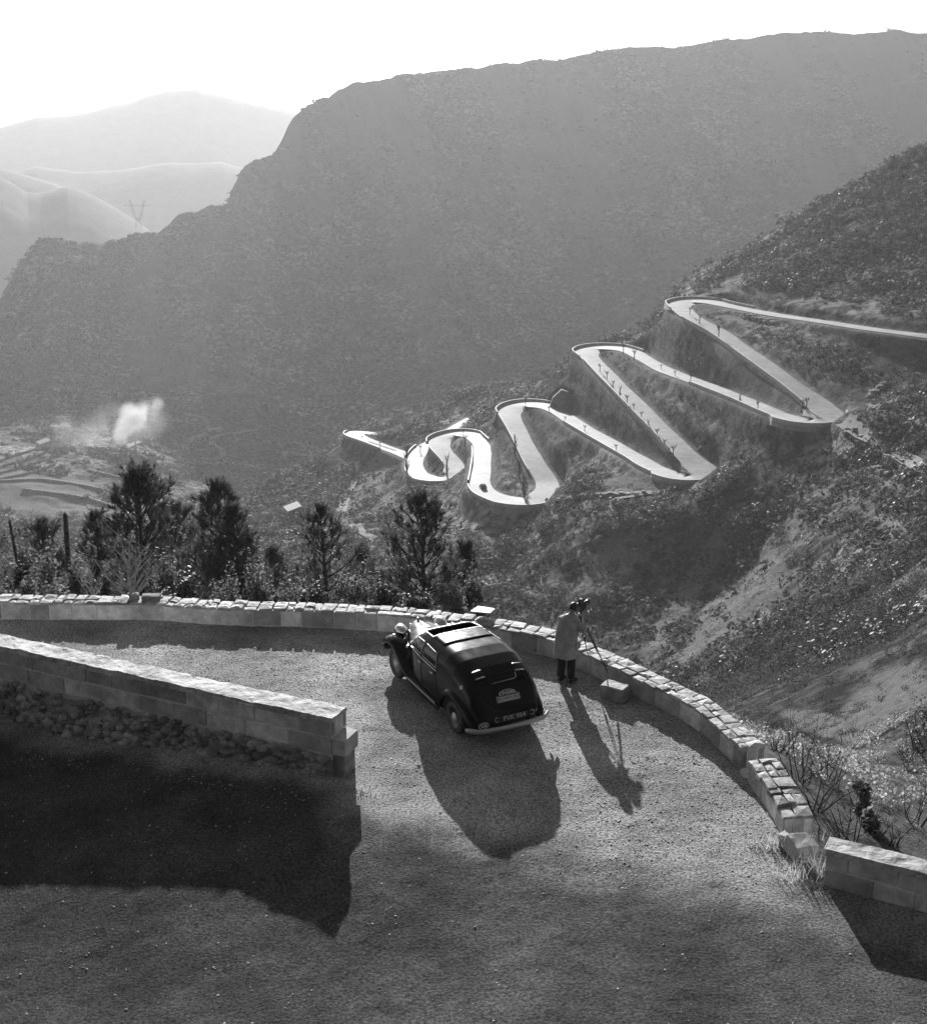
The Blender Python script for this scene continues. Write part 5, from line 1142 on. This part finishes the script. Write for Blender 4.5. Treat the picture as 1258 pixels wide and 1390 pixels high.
# --- tripod with camera
hv = Vector((-math.sin(face), math.cos(face), 0)); hr = Vector((hv.y, -hv.x, 0))
head_c = Vector((pm.x, pm.y, 0)) + hv * .53 + hr * .0; feet = [at_z(768, 934, 0), at_z(832, 930, 0), None]
fc = (feet[0] + feet[1]) / 2; feet[2] = Vector((head_c.x * 3 - feet[0].x - feet[1].x, head_c.y * 3 - feet[0].y - feet[1].y, 0)); feet[2] = Vector((head_c.x + .25, head_c.y + .42, .0))
tri = empty('tripod', (head_c.x, head_c.y, 0)); tag(tri, 'dark wooden camera tripod standing between the photographer and the parapet', 'tripod'); apex = Vector((0, 0, 1.34))
for f_ in feet:
    f_ = Vector((f_.x - head_c.x, f_.y - head_c.y, 0)); d = (f_ - apex); s_ = d.cross(Vector((0, 0, 1))).normalized() * .022; mid = apex + d * .52
    lg = MB(); lg.tube([apex + s_ - Vector((0,0,.03)), mid + s_ * .8], .011, 6); lg.tube([apex - s_ - Vector((0,0,.03)), mid - s_ * .8], .011, 6); lo = lg.build('leg', m_leg, tri, smooth=True)
    lg = MB(); lg.tube([apex + d * .42, f_ + Vector((0, 0, .03))], [.013, .011], 6); lg.build('lower_leg', m_leg, lo, smooth=True); lg = MB(); lg.tube([f_ + Vector((0, 0, .03)), f_], [.012, .003], 6); lg.build('spike', m_silver, lo); lg = MB(); lg.tube([mid - s_ * 1.5, mid + s_ * 1.5], .016, 8); lg.build('clamp', m_silver, lo)
m = MB(); m.tube([apex - Vector((0,0,.05)), apex + Vector((0,0,.03))], [.05, .055], 14); m.tube([apex + Vector((0,0,.03)), apex + Vector((0,0,.09))], [.03, .03], 12); m.build('pan_head', m_cam, tri, smooth=False)
m = MB(); m.tube([apex + Vector((.02, -.02, .04)), apex - Vector(hv) * .0 + Vector((.12, -.20, -.10))], [.009, .011], 8); m.build('pan_handle', m_leg, tri, smooth=True)
cm = empty('film_camera', (head_c.x, head_c.y, 1.43), face); tag(cm, 'dark cine camera with lens hood on the tripod at the photographer\'s face', 'camera')
m = MB(); m.box(-.055, .055, -.12, .13, 0, .19); m.build('camera_body', m_cam, cm, bevel=.012)
m = MB(); 
for cy_, cz_ in ((.0, .205),):
    n = 24; V = [(x, cy_ + .075 * math.cos(2*math.pi*k/n), cz_ + .062 * math.sin(2*math.pi*k/n)) for x in (-.03, .03) for k in range(n)]; m.add(V, [tuple(range(n)), tuple(range(n, 2*n))] + [(k, (k+1)%n, n+(k+1)%n, n+k) for k in range(n)])
m.build('film_magazine', m_cam, cm)
m = MB(); m.tube([(0, .13, .11), (0, .19, .11)], [.034, .034], 16); m.tube([(0, .19, .11), (0, .26, .11)], [.038, .06], 16); m.build('lens_hood', m_cam, cm, smooth=True)
m = MB(); m.tube([(-.02, -.12, .15), (-.02, -.17, .15)], [.02, .026], 12); m.build('eyepiece', m_cam, cm, smooth=True)
m = MB(); m.tube([(.05, .10, .16), (.11, .16, .10), (.135, .20, .02), (.14, .22, -.05)], .006, 6); m.build('cable', m_silver, cm, smooth=True)
# shovel-bent wire and a twist of cable lying on the gravel
q = at_z(806, 940, 0.02); m = MB(); m.tube([(0,0,0),(.07,.02,.01),(.12,-.10,.01),(.24,-.06,.01)], .006, 6); o = m.build('bent_wire', m_silver, smooth=True); o.location = q; tag(o, 'short bent pale wire on the gravel left of the stone block', 'wire')
# ================================================================ walls, trees, traffic along the mountain road
for a, b, side, dp, lb in [((1116,572),(951,520),1,1.2,'parapet below the second long straight, left of the right-hand hairpin'),((1125,557),(1116,572),1,6.0,'curved wall round the outer right-hand hairpin'),
 ((859,478),(802,484),-1,7.0,'tall curved retaining wall of the second left-hand hairpin'),((806,490),(926,612),-1,1.4,'thin parapet line beside the row of bare trees on the third straight'),
 ((950,631),(905,642),1,7.0,'curved retaining wall round the fourth bend'),((902,641),(779,573),1,1.2,'low parapet below the fourth long straight'),
 ((743,552),(692,562),-1,8.0,'tall wall round the third left-hand hairpin'),((692,564),(733,640),-1,7.0,'long retaining wall descending beside the three leafless trees'),
 ((741,662),(653,659),1,9.0,'tallest retaining wall, under the bend where the distant car drives'),((652,655),(655,608),1,6.0,'pale wall edge between the two small loops'),
 ((650,598),(597,602),-1,4.0,'parapet round the top of the lower small loop'),((598,607),(616,628),-1,4.0,'short wall dropping inside the small loops'),((619,642),(565,634),1,6.0,'retaining wall under the lowest small loop'),((565,634),(577,606),1,3.0,'low wall round the left end of the lowest small loop')]:
    road_wall(0, a, b, side, dp, lb)
road_wall(1, (527,609), (485,587), 1, 2.0, 'small curved parapet on the isolated piece of road at the left')
def masonry(P_, r, thick, label):
    c = at_r(sum(p[0] for p in P_) / len(P_), sum(p[1] for p in P_) / len(P_), r); f = []; b = []
    for x, y in P_: p = at_r(x, y, r); f.append(tuple(p - c)); d = Vector((p.x, p.y, 0)).normalized(); b.append(tuple(p - c + d * thick))
    m = MB(); m.ring([f, b]); o = m.build('retaining_wall', m_retain); o.location = c; tag(o, label, 'retaining wall')
def r_of(px, py): p = hit(px, py, 30); return math.hypot(p.x, p.y)
masonry([(742,563),(750,540),(762,529),(776,534),(783,542),(784,566)], r_of(768, 558) + 7, 2, 'triangular grey masonry wall above the fourth straight')
masonry([(944,614),(950,606),(962,606),(975,613),(983,622),(981,634),(975,634)], r_of(962, 628) + 9, 2, 'half-round grey masonry wall above the fourth bend')
# pollarded roadside trees: one of each kind, then copies
def pollard(seed, h_, upright):
    g = np.random.default_rng(seed); root = empty('roadside_tree'); tb = MB(); tr = limb_pts((0, 0, -.4), (0, 0, 1), h_ * .55, 4, g, .05); tb.tube(tr, [.22, .19, .17, .16, .15], 6); tb.build('trunk', m_bark, root, fix=False); bb = MB()
    for k in range(6 if not upright else 9):
        ph = g.uniform(0, 6.28); s = tr[-1] if not upright else tr[1 + g.integers(0, 4)]; sp_ = .55 if not upright else .3
        lp = limb_pts(s, (math.cos(ph) * sp_, math.sin(ph) * sp_, 1), h_ * g.uniform(.3, .5), 4, g, .1); bb.tube(lp, [.11, .09, .07, .06, .05], 4, False)
        for q in range(2): bb.tube(limb_pts(lp[2], (g.normal(), g.normal(), 1.2), h_ * .15, 2, g, .1), [.06, .05, .04], 3, False)
    bb.build('branches', m_bark, root, fix=False); return root
PROT = [pollard(200, 4.2, False), pollard(201, 4.2, True), pollard(202, 4.2, False)]; used_p = [False] * 3
ROWS = [([(814,505,13),(823,516,15),(832,528,14),(841,539,17),(851,549,16),(860,558,13),(870,570,14),(880,582,15),(891,595,16),(902,609,16),(913,623,23)],'%s pollard in the row of eleven beside the third straight','pollards beside the third straight'),
 ([(897,502,9),(916,511,10),(937,519,13),(1004,547,14),(1028,558,16)],'%s of the five pollards below the second long straight','pollards below the second long straight'),
 ([(767,573,10),(793,586,11),(836,614,14)],'%s of the three pollards below the fourth straight','pollards below the fourth straight')]
ONE = [(846,481,18,'dark upright bare tree at the inside of the second left hairpin'),(860,489,17,'bare tree just right of the dark upright one near the second left hairpin'),(936,428,13,'bare tree nearest the topmost left hairpin'),(949,440,15,'second bare tree down from the topmost left hairpin'),(975,461,23,'tall Y-shaped bare tree on the uppermost straight'),
 (1087,559,20,'left one of the two bare trees inside the right-hand hairpin'),(1094,558,21,'right one of the two bare trees inside the right-hand hairpin'),(745,559,9,'short bare tree where the fourth straight enters its left hairpin'),(713,553,16,'leaning bare tree inside the third left hairpin'),
 (711,676,34,'nearest of the three tall leafless trees beside the descending wall'),(705,650,32,'middle one of the three tall leafless trees beside the descending wall'),(699,616,30,'farthest of the three tall leafless trees beside the descending wall'),(629,594,13,'small bare tree at the top of the upper small loop'),(632,606,20,'bare tree standing inside the upper small loop'),
 (606,645,34,'tall bare tree with a forked head over the lowest loop'),(570,615,14,'leaning bare tree in the lowest small loop'),(552,642,38,'tall bare tree at the left outside of the lowest loop'),(738,520,22,'bare tree on the skyline above the third left hairpin'),(710,520,18,'thin bare tree on the ridge left of the skyline one'),(600,560,14,'bare tree on the slope above the small loops'),(516,608,10,'small bare tree on the isolated piece of road'),(492,598,8,'tiny bare tree at the left tip of the isolated road')]
def put(k, px, py, hp, label, group):
    p = hit(px, py, 60); r = math.hypot(p.x, p.y); hm = hp / F * r * 1.02
    o = PROT[k] if not used_p[k] else copy_tree(PROT[k]); used_p[k] = True
    o.location = p; s = hm / 4.2 / .95; w_ = s * .62 + .25; o.scale = (w_, w_, s); o.rotation_euler = (0, 0, random.uniform(0, 6.28)); tag(o, label, 'tree', group)
ORD = ['topmost', 'second', 'third', 'fourth', 'fifth', 'sixth', 'seventh', 'eighth', 'ninth', 'tenth', 'lowest']
for L_, lb, gp in ROWS:
    for j, (px, py, hp) in enumerate(L_):
        od = ORD[j] if j < len(L_) - 1 else 'lowest'; put((0, 2, 0, 1)[j % 4], px, py, hp, lb % (od + (' from the top' if 0 < j < len(L_) - 1 else '')), gp)
for j, (px, py, hp, lb) in enumerate(ONE): put(1 if 'tall' in lb and 'Y-' not in lb else (0, 2)[j % 2], px, py, hp, lb, 'single bare trees along the hairpin road')
# the distant car in the bend
i_ = nearest_i(ROADS[0], 653, 664); q = ROADS[0][i_]; T_ = ROADS[0][i_ + 2] - q; dc = empty('distant_car', (q[0] + .3, q[1], q[2] + .02), math.atan2(T_[1], T_[0]) + R(12)); tag(dc, 'tiny dark car driving round the bend far below, beside the tallest wall', 'car', 'cars in the scene')
m = MB()
for (x0, x1, hw, z0, z1) in ((-1.9, 1.9, .72, .35, .85),): m.ring([[(x, -w_, z0), (x, -w_, zt), (x, w_, zt), (x, w_, z0)] for x, w_, zt in ((-1.95,.5,.6),(-1.8,.7,.85),(.5,.74,.95),(.7,.6,1.0),(1.8,.4,.95),(1.95,.3,.8))])
m.build('body', m_paint, dc, smooth=False); m = MB(); m.ring([[(x, -w_, .9), (x, -w_ * .85, zt), (x, w_ * .85, zt), (x, w_, .9)] for x, w_, zt in ((-1.7,.6,.95),(-1.3,.68,1.4),(-.2,.68,1.52),(.4,.66,1.45),(.75,.62,.98))]); m.build('cabin', m_paint, dc)
for x in (-1.3, 1.35):
    for y in (-.68, .68):
        m = MB(); m.tube([(x, y - .08, .34), (x, y + .08, .34)], [.34, .34], 14); m.build('wheel', m_tyre, dc)
# ---- small buildings
m_wallp = noise_mat('rough_plaster', .16, .28, 1.5, rough=.9, bump=.3); m_roof = noise_mat('pale_roof', .14, .24, 2, rough=.7, bump=.3); m_dark = plain_mat('dark_opening', .01, .8)
m_whw = noise_mat('whitewash', .6, .75, 2, rough=.8, bump=.1)
def hut(px, py, w_px, h_px, depth, rz, label, wall_m=None, slope=.6, rmin=60, r=None, name='stone_hut'):
    p = hit(px, py, rmin) if r is None else at_r(px, py, r); rr_ = math.hypot(p.x, p.y); W_ = w_px / F * rr_; Hh = h_px / F * rr_; a = math.atan2(p.x, p.y); o = empty(name, p, -a + rz); tag(o, label, 'hut' if name == 'stone_hut' else 'house')
    m = MB(); m.ring([[(-W_/2, y, -2), (-W_/2, y, Hh * slope), (W_/2, y, Hh), (W_/2, y, -2)] for y in (0, depth)]); m.build('walls', wall_m or m_wallp, o)
    m = MB(); t_ = .22; e = .35; m.ring([[(-W_/2 - e, y, Hh * slope + .02 - e * Hh * (1 - slope) / W_), (W_/2 + e, y, Hh + .02 + e * Hh * (1 - slope) / W_), (W_/2 + e, y, Hh + .02 + t_ + e * Hh * (1 - slope) / W_), (-W_/2 - e, y, Hh * slope + t_ + .02 - e * Hh * (1 - slope) / W_)] for y in (-e, depth + e)]); m.build('roof', m_roof, o)
    m = MB(); m.box(-W_ * .12, W_ * .12, -.05, .1, 0, min(1.9, Hh * .6)); m.build('doorway', m_dark, o); return o
hut(400, 700, 18, 12, 6, .25, 'small stone hut with pale sloping roof on the scrubby spur left of the track')
hut(636, 527, 16, 9, 5, -.2, 'low flat-roofed hut on the ridge skyline beyond the hairpins')
hut(62, 607, 14, 8, 9, .3, 'shed with pale roof at the top of the valley terraces', rmin=500)
hut(275, 598, 12, 8, 8, .1, 'small building inside the valley road loop', rmin=500)
hut(291, 588, 18, 6, 8, -.1, 'long low building with pale roof beside the valley road loop', rmin=500)
hut(216, 728, 16, 14, 5, .2, 'white-walled house glimpsed between the two tallest pines', m_whw, r=150, name='white_house')
# ---- valley roads and tracks, draped on the land
m_track = noise_mat('pale_track', .10, .19, .5, rough=.9, bump=.2)
def track(P_, half, label=None, lift=.5, rmin=60, mat=None):
    Q = []
    for a, b in zip(P_[:-1], P_[1:]):
        for k in range(6):
            f = k / 6; p = hit(a[0] + (b[0] - a[0]) * f, a[1] + (b[1] - a[1]) * f, rmin)
            if p is not None: Q.append(p)
    Q = spline(Q[::3] + [Q[-1]], half * .8, 4); T = np.gradient(Q[:, :2], axis=0); T /= np.linalg.norm(T, axis=1)[:, None] + 1e-9; V = []
    for o in (-1, -.5, 0, .5, 1):
        x = Q[:, 0] - T[:, 1] * o * half; y = Q[:, 1] + T[:, 0] * o * half; V.append(np.stack([x, y, np.maximum(land_z(x, y), land_z(Q[:, 0], Q[:, 1]) - .3) + lift], 1))
    n_ = len(Q); V = np.stack(V, 1).reshape(-1, 3); idx = np.arange(n_ * 5).reshape(n_, 5); o = mesh_np('path', V, np.stack([idx[:-1, :-1], idx[:-1, 1:], idx[1:, 1:], idx[1:, :-1]], -1).reshape(-1, 4), mat or m_track, smooth=True); tag(o, kind='structure')
track([(205,552),(230,558),(255,563),(275,568),(285,578),(275,590),(258,598),(250,608),(258,618),(275,624),(290,625),(303,620),(300,610),(288,604),(290,595),(305,590),(330,587),(370,582)], 2.6, lift=1.0, rmin=600)
track([(165,610),(190,600),(225,592)], 2.2, lift=.8, rmin=600)
track([(318,282),(326,290),(330,300)], 2.5, lift=1.2, rmin=900); track([(378,203),(388,206)], 2, lift=1.2, rmin=900)
track([(1142,576),(1165,590),(1190,604),(1220,620),(1262,644)], 1.7, lift=.35); track([(830,680),(870,672),(900,668)], .9, lift=.3); track([(760,678),(800,672),(850,670),(890,668)], .8, lift=.3)
track([(500,600),(545,615)], 1, lift=.3)
track([(480,655),(470,675),(462,700)], 1.8, lift=.3); track([(478,712),(500,728),(520,742)], 1.2, lift=.3)
# terraces of the valley: dry-stone walls
for k, P_ in enumerate([[(0,628),(25,618),(62,608)],[(0,636),(35,626),(70,613)],[(0,644),(40,634),(75,620)],[(0,652),(45,643),(85,628)],[(0,655),(60,652),(120,662),(190,678)],[(30,666),(110,676),(190,700)],[(120,640),(170,652),(230,668)]]):
    Q = [p for p in (hit(x + (x2 - x) * f, y + (y2 - y) * f, 500) for (x, y), (x2, y2) in zip(P_[:-1], P_[1:]) for f in (0, .25, .5, .75)) if p is not None]; Q = spline(Q, 6, 2); m = MB(); c = Q[len(Q)//2]
    m.ring([[(q[0] - c[0], q[1] - c[1], q[2] - c[2] - 2), (q[0] - c[0], q[1] - c[1], q[2] - c[2] + 1.6), (q[0] - c[0], q[1] - c[1] + 1.2, q[2] - c[2] + 1.6), (q[0] - c[0], q[1] - c[1] + 1.2, q[2] - c[2] - 2)] for q in Q])
    o = m.build('terrace_wall', m_retain); o.location = c; tag(o, ['top','second','third','fourth','long upper','long lower','broken right'][k] + ' dry-stone terrace wall in the far left valley', 'terrace wall', 'terrace walls in the valley')
# ---- pylon on the far shoulder
pb = at_r(188, 304, 1392); py_ = empty('pylon', (pb.x, pb.y, pb.z - 3)); tag(py_, 'slender lattice power pylon on the shoulder of the great hill', 'pylon'); S_ = 1392 / F
def bar(name, a, b, r_=.17):
    m = MB(); m.tube([Vector(a) * S_, Vector(b) * S_], r_, 4); m.build(name, m_chrome if False else m_bark, py_)
for sx in (-1, 1):
    bar('leg', (sx * 4, 0, 0), (sx * 2.2, 0, 11)); bar('mast', (sx * 2.2, 0, 11), (sx * 8.5, 0, 34)); bar('mast', (sx * 4.5, 0, 11), (sx * 10, 0, 34)); bar('brace', (sx * 4, 0, 0), (-sx * 2.2, 0, 11))
bar('crossarm', (-17, 0, 27), (17, 0, 27)); bar('waist', (-3.5, 0, 11), (3.5, 0, 11))
# ---- smoke from a fire in the valley
def smoke(name, blobs, dens, label, lo, hi, scale):
    """one box of air whose density follows soft blobs broken up by noise"""
    B = []
    for (x, y, rp, r, sy) in blobs:
        rad = rp / F * r; B.append((at_r(x, y, r), rad, rad * sy))
    c0 = sum((b[0] for b in B), Vector()) / len(B); m = MB(); lo_ = [min(b[0][k] - (b[2] if k == 2 else b[1]) for b in B) - c0[k] for k in range(3)]; hi_ = [max(b[0][k] + (b[2] if k == 2 else b[1]) for b in B) - c0[k] for k in range(3)]
    m.box(lo_[0], hi_[0], lo_[1], hi_[1], lo_[2], hi_[2]); mt = bpy.data.materials.new(name); mt.use_nodes = True; nt = mt.node_tree; nt.nodes.clear(); nn = nt.nodes.new
    ou = nn('ShaderNodeOutputMaterial'); vo_ = nn('ShaderNodeVolumePrincipled'); ge = nn('ShaderNodeNewGeometry'); no = nn('ShaderNodeTexNoise'); no.inputs['Scale'].default_value = scale; no.inputs['Detail'].default_value = 6; no.inputs['Roughness'].default_value = .62; no.inputs['Distortion'].default_value = .6
    nt.links.new(ge.outputs['Position'], no.inputs['Vector']); tot = None
    for c, rx, rz in B:
        sb = nn('ShaderNodeVectorMath'); sb.operation = 'SUBTRACT'; sb.inputs[1].default_value = c; nt.links.new(ge.outputs['Position'], sb.inputs[0])
        dv = nn('ShaderNodeVectorMath'); dv.operation = 'DIVIDE'; dv.inputs[1].default_value = (rx, rx, rz); nt.links.new(sb.outputs[0], dv.inputs[0]); ln = nn('ShaderNodeVectorMath'); ln.operation = 'LENGTH'; nt.links.new(dv.outputs[0], ln.inputs[0])
        mr = nn('ShaderNodeMapRange'); mr.interpolation_type = 'SMOOTHSTEP'; mr.inputs['From Min'].default_value = 0; mr.inputs['From Max'].default_value = 1; mr.inputs['To Min'].default_value = 1; mr.inputs['To Max'].default_value = 0; nt.links.new(ln.outputs['Value'], mr.inputs['Value'])
        if tot is None: tot = mr.outputs[0]
        else:
            ad = nn('ShaderNodeMath'); ad.operation = 'ADD'; nt.links.new(tot, ad.inputs[0]); nt.links.new(mr.outputs[0], ad.inputs[1]); tot = ad.outputs[0]
    mp = nn('ShaderNodeMapRange'); mp.inputs['From Min'].default_value = lo; mp.inputs['From Max'].default_value = hi; mp.inputs['To Max'].default_value = dens; nt.links.new(no.outputs['Fac'], mp.inputs['Value'])
    mu = nn('ShaderNodeMath'); mu.operation = 'MULTIPLY'; nt.links.new(tot, mu.inputs[0]); nt.links.new(mp.outputs[0], mu.inputs[1]); nt.links.new(mu.outputs[0], vo_.inputs['Density'])
    vo_.inputs['Color'].default_value = (.95, .95, .95, 1); vo_.inputs['Anisotropy'].default_value = .4; nt.links.new(vo_.outputs[0], ou.inputs['Volume']); o = m.build(name, mt); o.location = c0; tag(o, label=label, kind='stuff'); return o
smoke('smoke', [(156,622,6,905,1.6),(158,606,10,905,1.3),(163,592,14,905,1.2),(170,578,18,905,1),(186,570,20,905,1),(200,558,20,905,1),(176,560,18,905,1),(212,548,13,905,1)], .16, 'thick white plume of smoke rising from the valley fire', .38, .62, .05)
smoke('smoke', [(60,612,28,900,.6),(95,600,36,905,.8),(130,590,40,910,.9),(165,585,42,915,.9),(200,572,38,925,.9),(120,625,34,890,.6),(165,628,30,885,.6),(85,575,26,930,.7),(150,560,30,935,.7)], .022, 'thin drifting smoke spread over the valley terraces', .38, .70, .028)

# low dry-stone ledges on the near hill
LEDGES = [[(1118,372),(1142,374)],[(1115,401),(1140,403),(1173,409)],[(1219,329),(1247,335)],[(1218,299),(1260,297)],[(1010,428),(1030,433),(1056,440)],[(936,484),(950,487),(960,489)],[(1181,552),(1215,565),(1262,584)],[(1142,618),(1175,632),(1212,650)],[(1178,538),(1208,516)],[(1150,584),(1190,612),(1262,656)],[(758,679),(800,674),(850,671),(890,670)],[(1190,795),(1205,772),(1235,757),(1260,748)],[(1020,346),(1045,331),(1075,313)],[(1090,306),(1130,281),(1165,259)]]
LN = ['short ledge high on the upper slope','ledge just above the top road, right part','small ledge near the right edge of the upper slope','highest ledge at the right picture edge','ledge between the two top road legs','ledge under the topmost left hairpin','long ledge right of the right-hand hairpin','long pale ledge on the right shoulder of the ravine','short slanting ledge above the right-hand hairpin','dry-stone edge beside the track leaving the right-hand hairpin','long ledge right of the third bend','bent ledge low at the right picture edge','pale rock rib just under the skyline','upper pale rock rib along the skyline']
for P_, lb in zip(LEDGES, LN):
    Q = []
    for (x, y), (x2, y2) in zip(P_[:-1], P_[1:]):
        for f in np.linspace(0, 1, 5)[:-1]:
            p = hit(x + (x2 - x) * f, y + (y2 - y) * f, 60)
            if p is not None and (not Q or (p - Q[-1]).length < 45): Q.append(p)
    if len(Q) < 3: continue
    Q = spline(Q, 1.1, 2); c = Q[len(Q) // 2]; g = np.random.default_rng(len(lb)); m = MB()
    for q in Q:
        for k in range(3):
            s = g.uniform(.25, .75); o_ = g.normal(0, .35, 2); z0 = float(land_z(q[0] + o_[0], q[1] + o_[1])[0]) - c[2]; x0, y0 = q[0] - c[0] + o_[0], q[1] - c[1] + o_[1]; h_ = s * g.uniform(.5, 1.3)
            s = max(s, .55); cs = [(x0 + sx * s * g.uniform(.6, 1.2), y0 + sy * s * g.uniform(.6, 1.2)) for sx, sy in ((-1, -1), (1, -1), (1, 1), (-1, 1))]; m.ring([[(x, y, z0 - .4) for x, y in cs], [(x * .97 + x0 * .03, y * .97 + y0 * .03, z0 + h_ * g.uniform(.8, 1.2)) for x, y in cs]])
    o = m.build('stone_ledge', m_ledge); o.location = c; tag(o, lb, 'stone ledge', 'dry-stone ledges on the near hill')
# ================================================================ far ranges and air
m_far = noise_mat('far_hills', .03, .07, .02, rough=1, bump=.2, bdist=8, spec=.1)
def far_range(name, crest, r0, dr, foot, steps=70, seed=0, amp=.02):
    a = []; t = []; P = crest
    xs = np.arange(P[0][0], P[-1][0] + 1, 3.0); ys = np.interp(xs, [p[0] for p in P], [p[1] for p in P])
    az = []; tn = []
    for x, y in zip(xs, ys):
        a_, t_ = azt(x, y); az.append(a_); tn.append(t_)
    az = np.array(az); tn = np.array(tn); us = np.linspace(-1, 1, steps)
    A_, U_ = np.meshgrid(az, us); zc = H - tn * r0; Rr = r0 + U_ * dr
    prof = 1 - np.abs(U_) ** 1.3
    X = Rr * np.sin(A_); Y = Rr * np.cos(A_)
    Z = foot + (zc[None] - foot) * prof
    Z += (fbm(X, Y, dr * .6, 5, .45, seed) * (1 - prof) * (zc.mean() - foot) * .3) + fbm(X, Y, dr * .12, 4, .5, seed + 3) * amp * (zc.mean() - foot) * (.25 + (1 - prof))
    n0, n1 = X.shape; idx = np.arange(n0 * n1).reshape(n0, n1)
    o = mesh_np(name, np.stack([X, Y, Z], -1).reshape(-1, 3), np.stack([idx[:-1, :-1], idx[:-1, 1:], idx[1:, 1:], idx[1:, :-1]], -1).reshape(-1, 4), m_far, smooth=True)
    tag(o, kind='structure'); return o
far_range('hills', [(-300,120),(-180,170),(-60,208),(0,238),(20,250),(35,260),(54,262),(72,257),(89,252),(105,256),(122,263),(140,272),(162,285),(190,302),(230,335),(280,380),(360,470)], 2500, 620, -400, seed=2)
far_range('hills', [(-300,90),(-150,160),(-40,205),(0,226),(40,238),(76,249),(120,272),(200,330),(300,400)], 3300, 600, -400, seed=5)
far_range('hills', [(-300,215),(-100,228),(0,236),(20,232),(50,225),(80,229),(110,233),(150,231),(180,228),(205,223),(230,220),(265,221),(300,219),(325,226),(380,240),(500,260)], 3500, 700, -400, seed=8)
far_range('hills', [(-400,190),(-100,182),(0,172),(25,165),(50,158),(90,157),(120,152),(150,143),(175,139),(200,129),(225,123),(245,121),(268,120),(280,125),(300,128),(330,136),(350,141),(370,146),(400,152),(450,162),(600,180)], 4700, 950, -400, seed=11, amp=.01)
# base sheet to the horizon
base = MB(); base.add([(-14000,-300,-440),(14000,-300,-440),(14000,16000,-440),(-14000,16000,-440)], [(0,1,2,3)]); o = base.build('valley_floor', m_far); tag(o, kind='structure')
hz = MB(); hz.box(-13000, 13000, -250, 15000, -441.5, 330); haze = hz.build('haze', None)
mh = bpy.data.materials.new('haze_air'); mh.use_nodes = True; nt = mh.node_tree; nt.nodes.clear(); ho = nt.nodes.new('ShaderNodeOutputMaterial'); hv = nt.nodes.new('ShaderNodeVolumePrincipled')
hv.inputs['Color'].default_value = (.95, .95, .95, 1); hv.inputs['Density'].default_value = HAZE; hv.inputs['Anisotropy'].default_value = .35
nt.links.new(hv.outputs[0], ho.inputs['Volume']); haze.data.materials.append(mh); tag(haze, label='thin pale haze filling the valley air', kind='stuff')
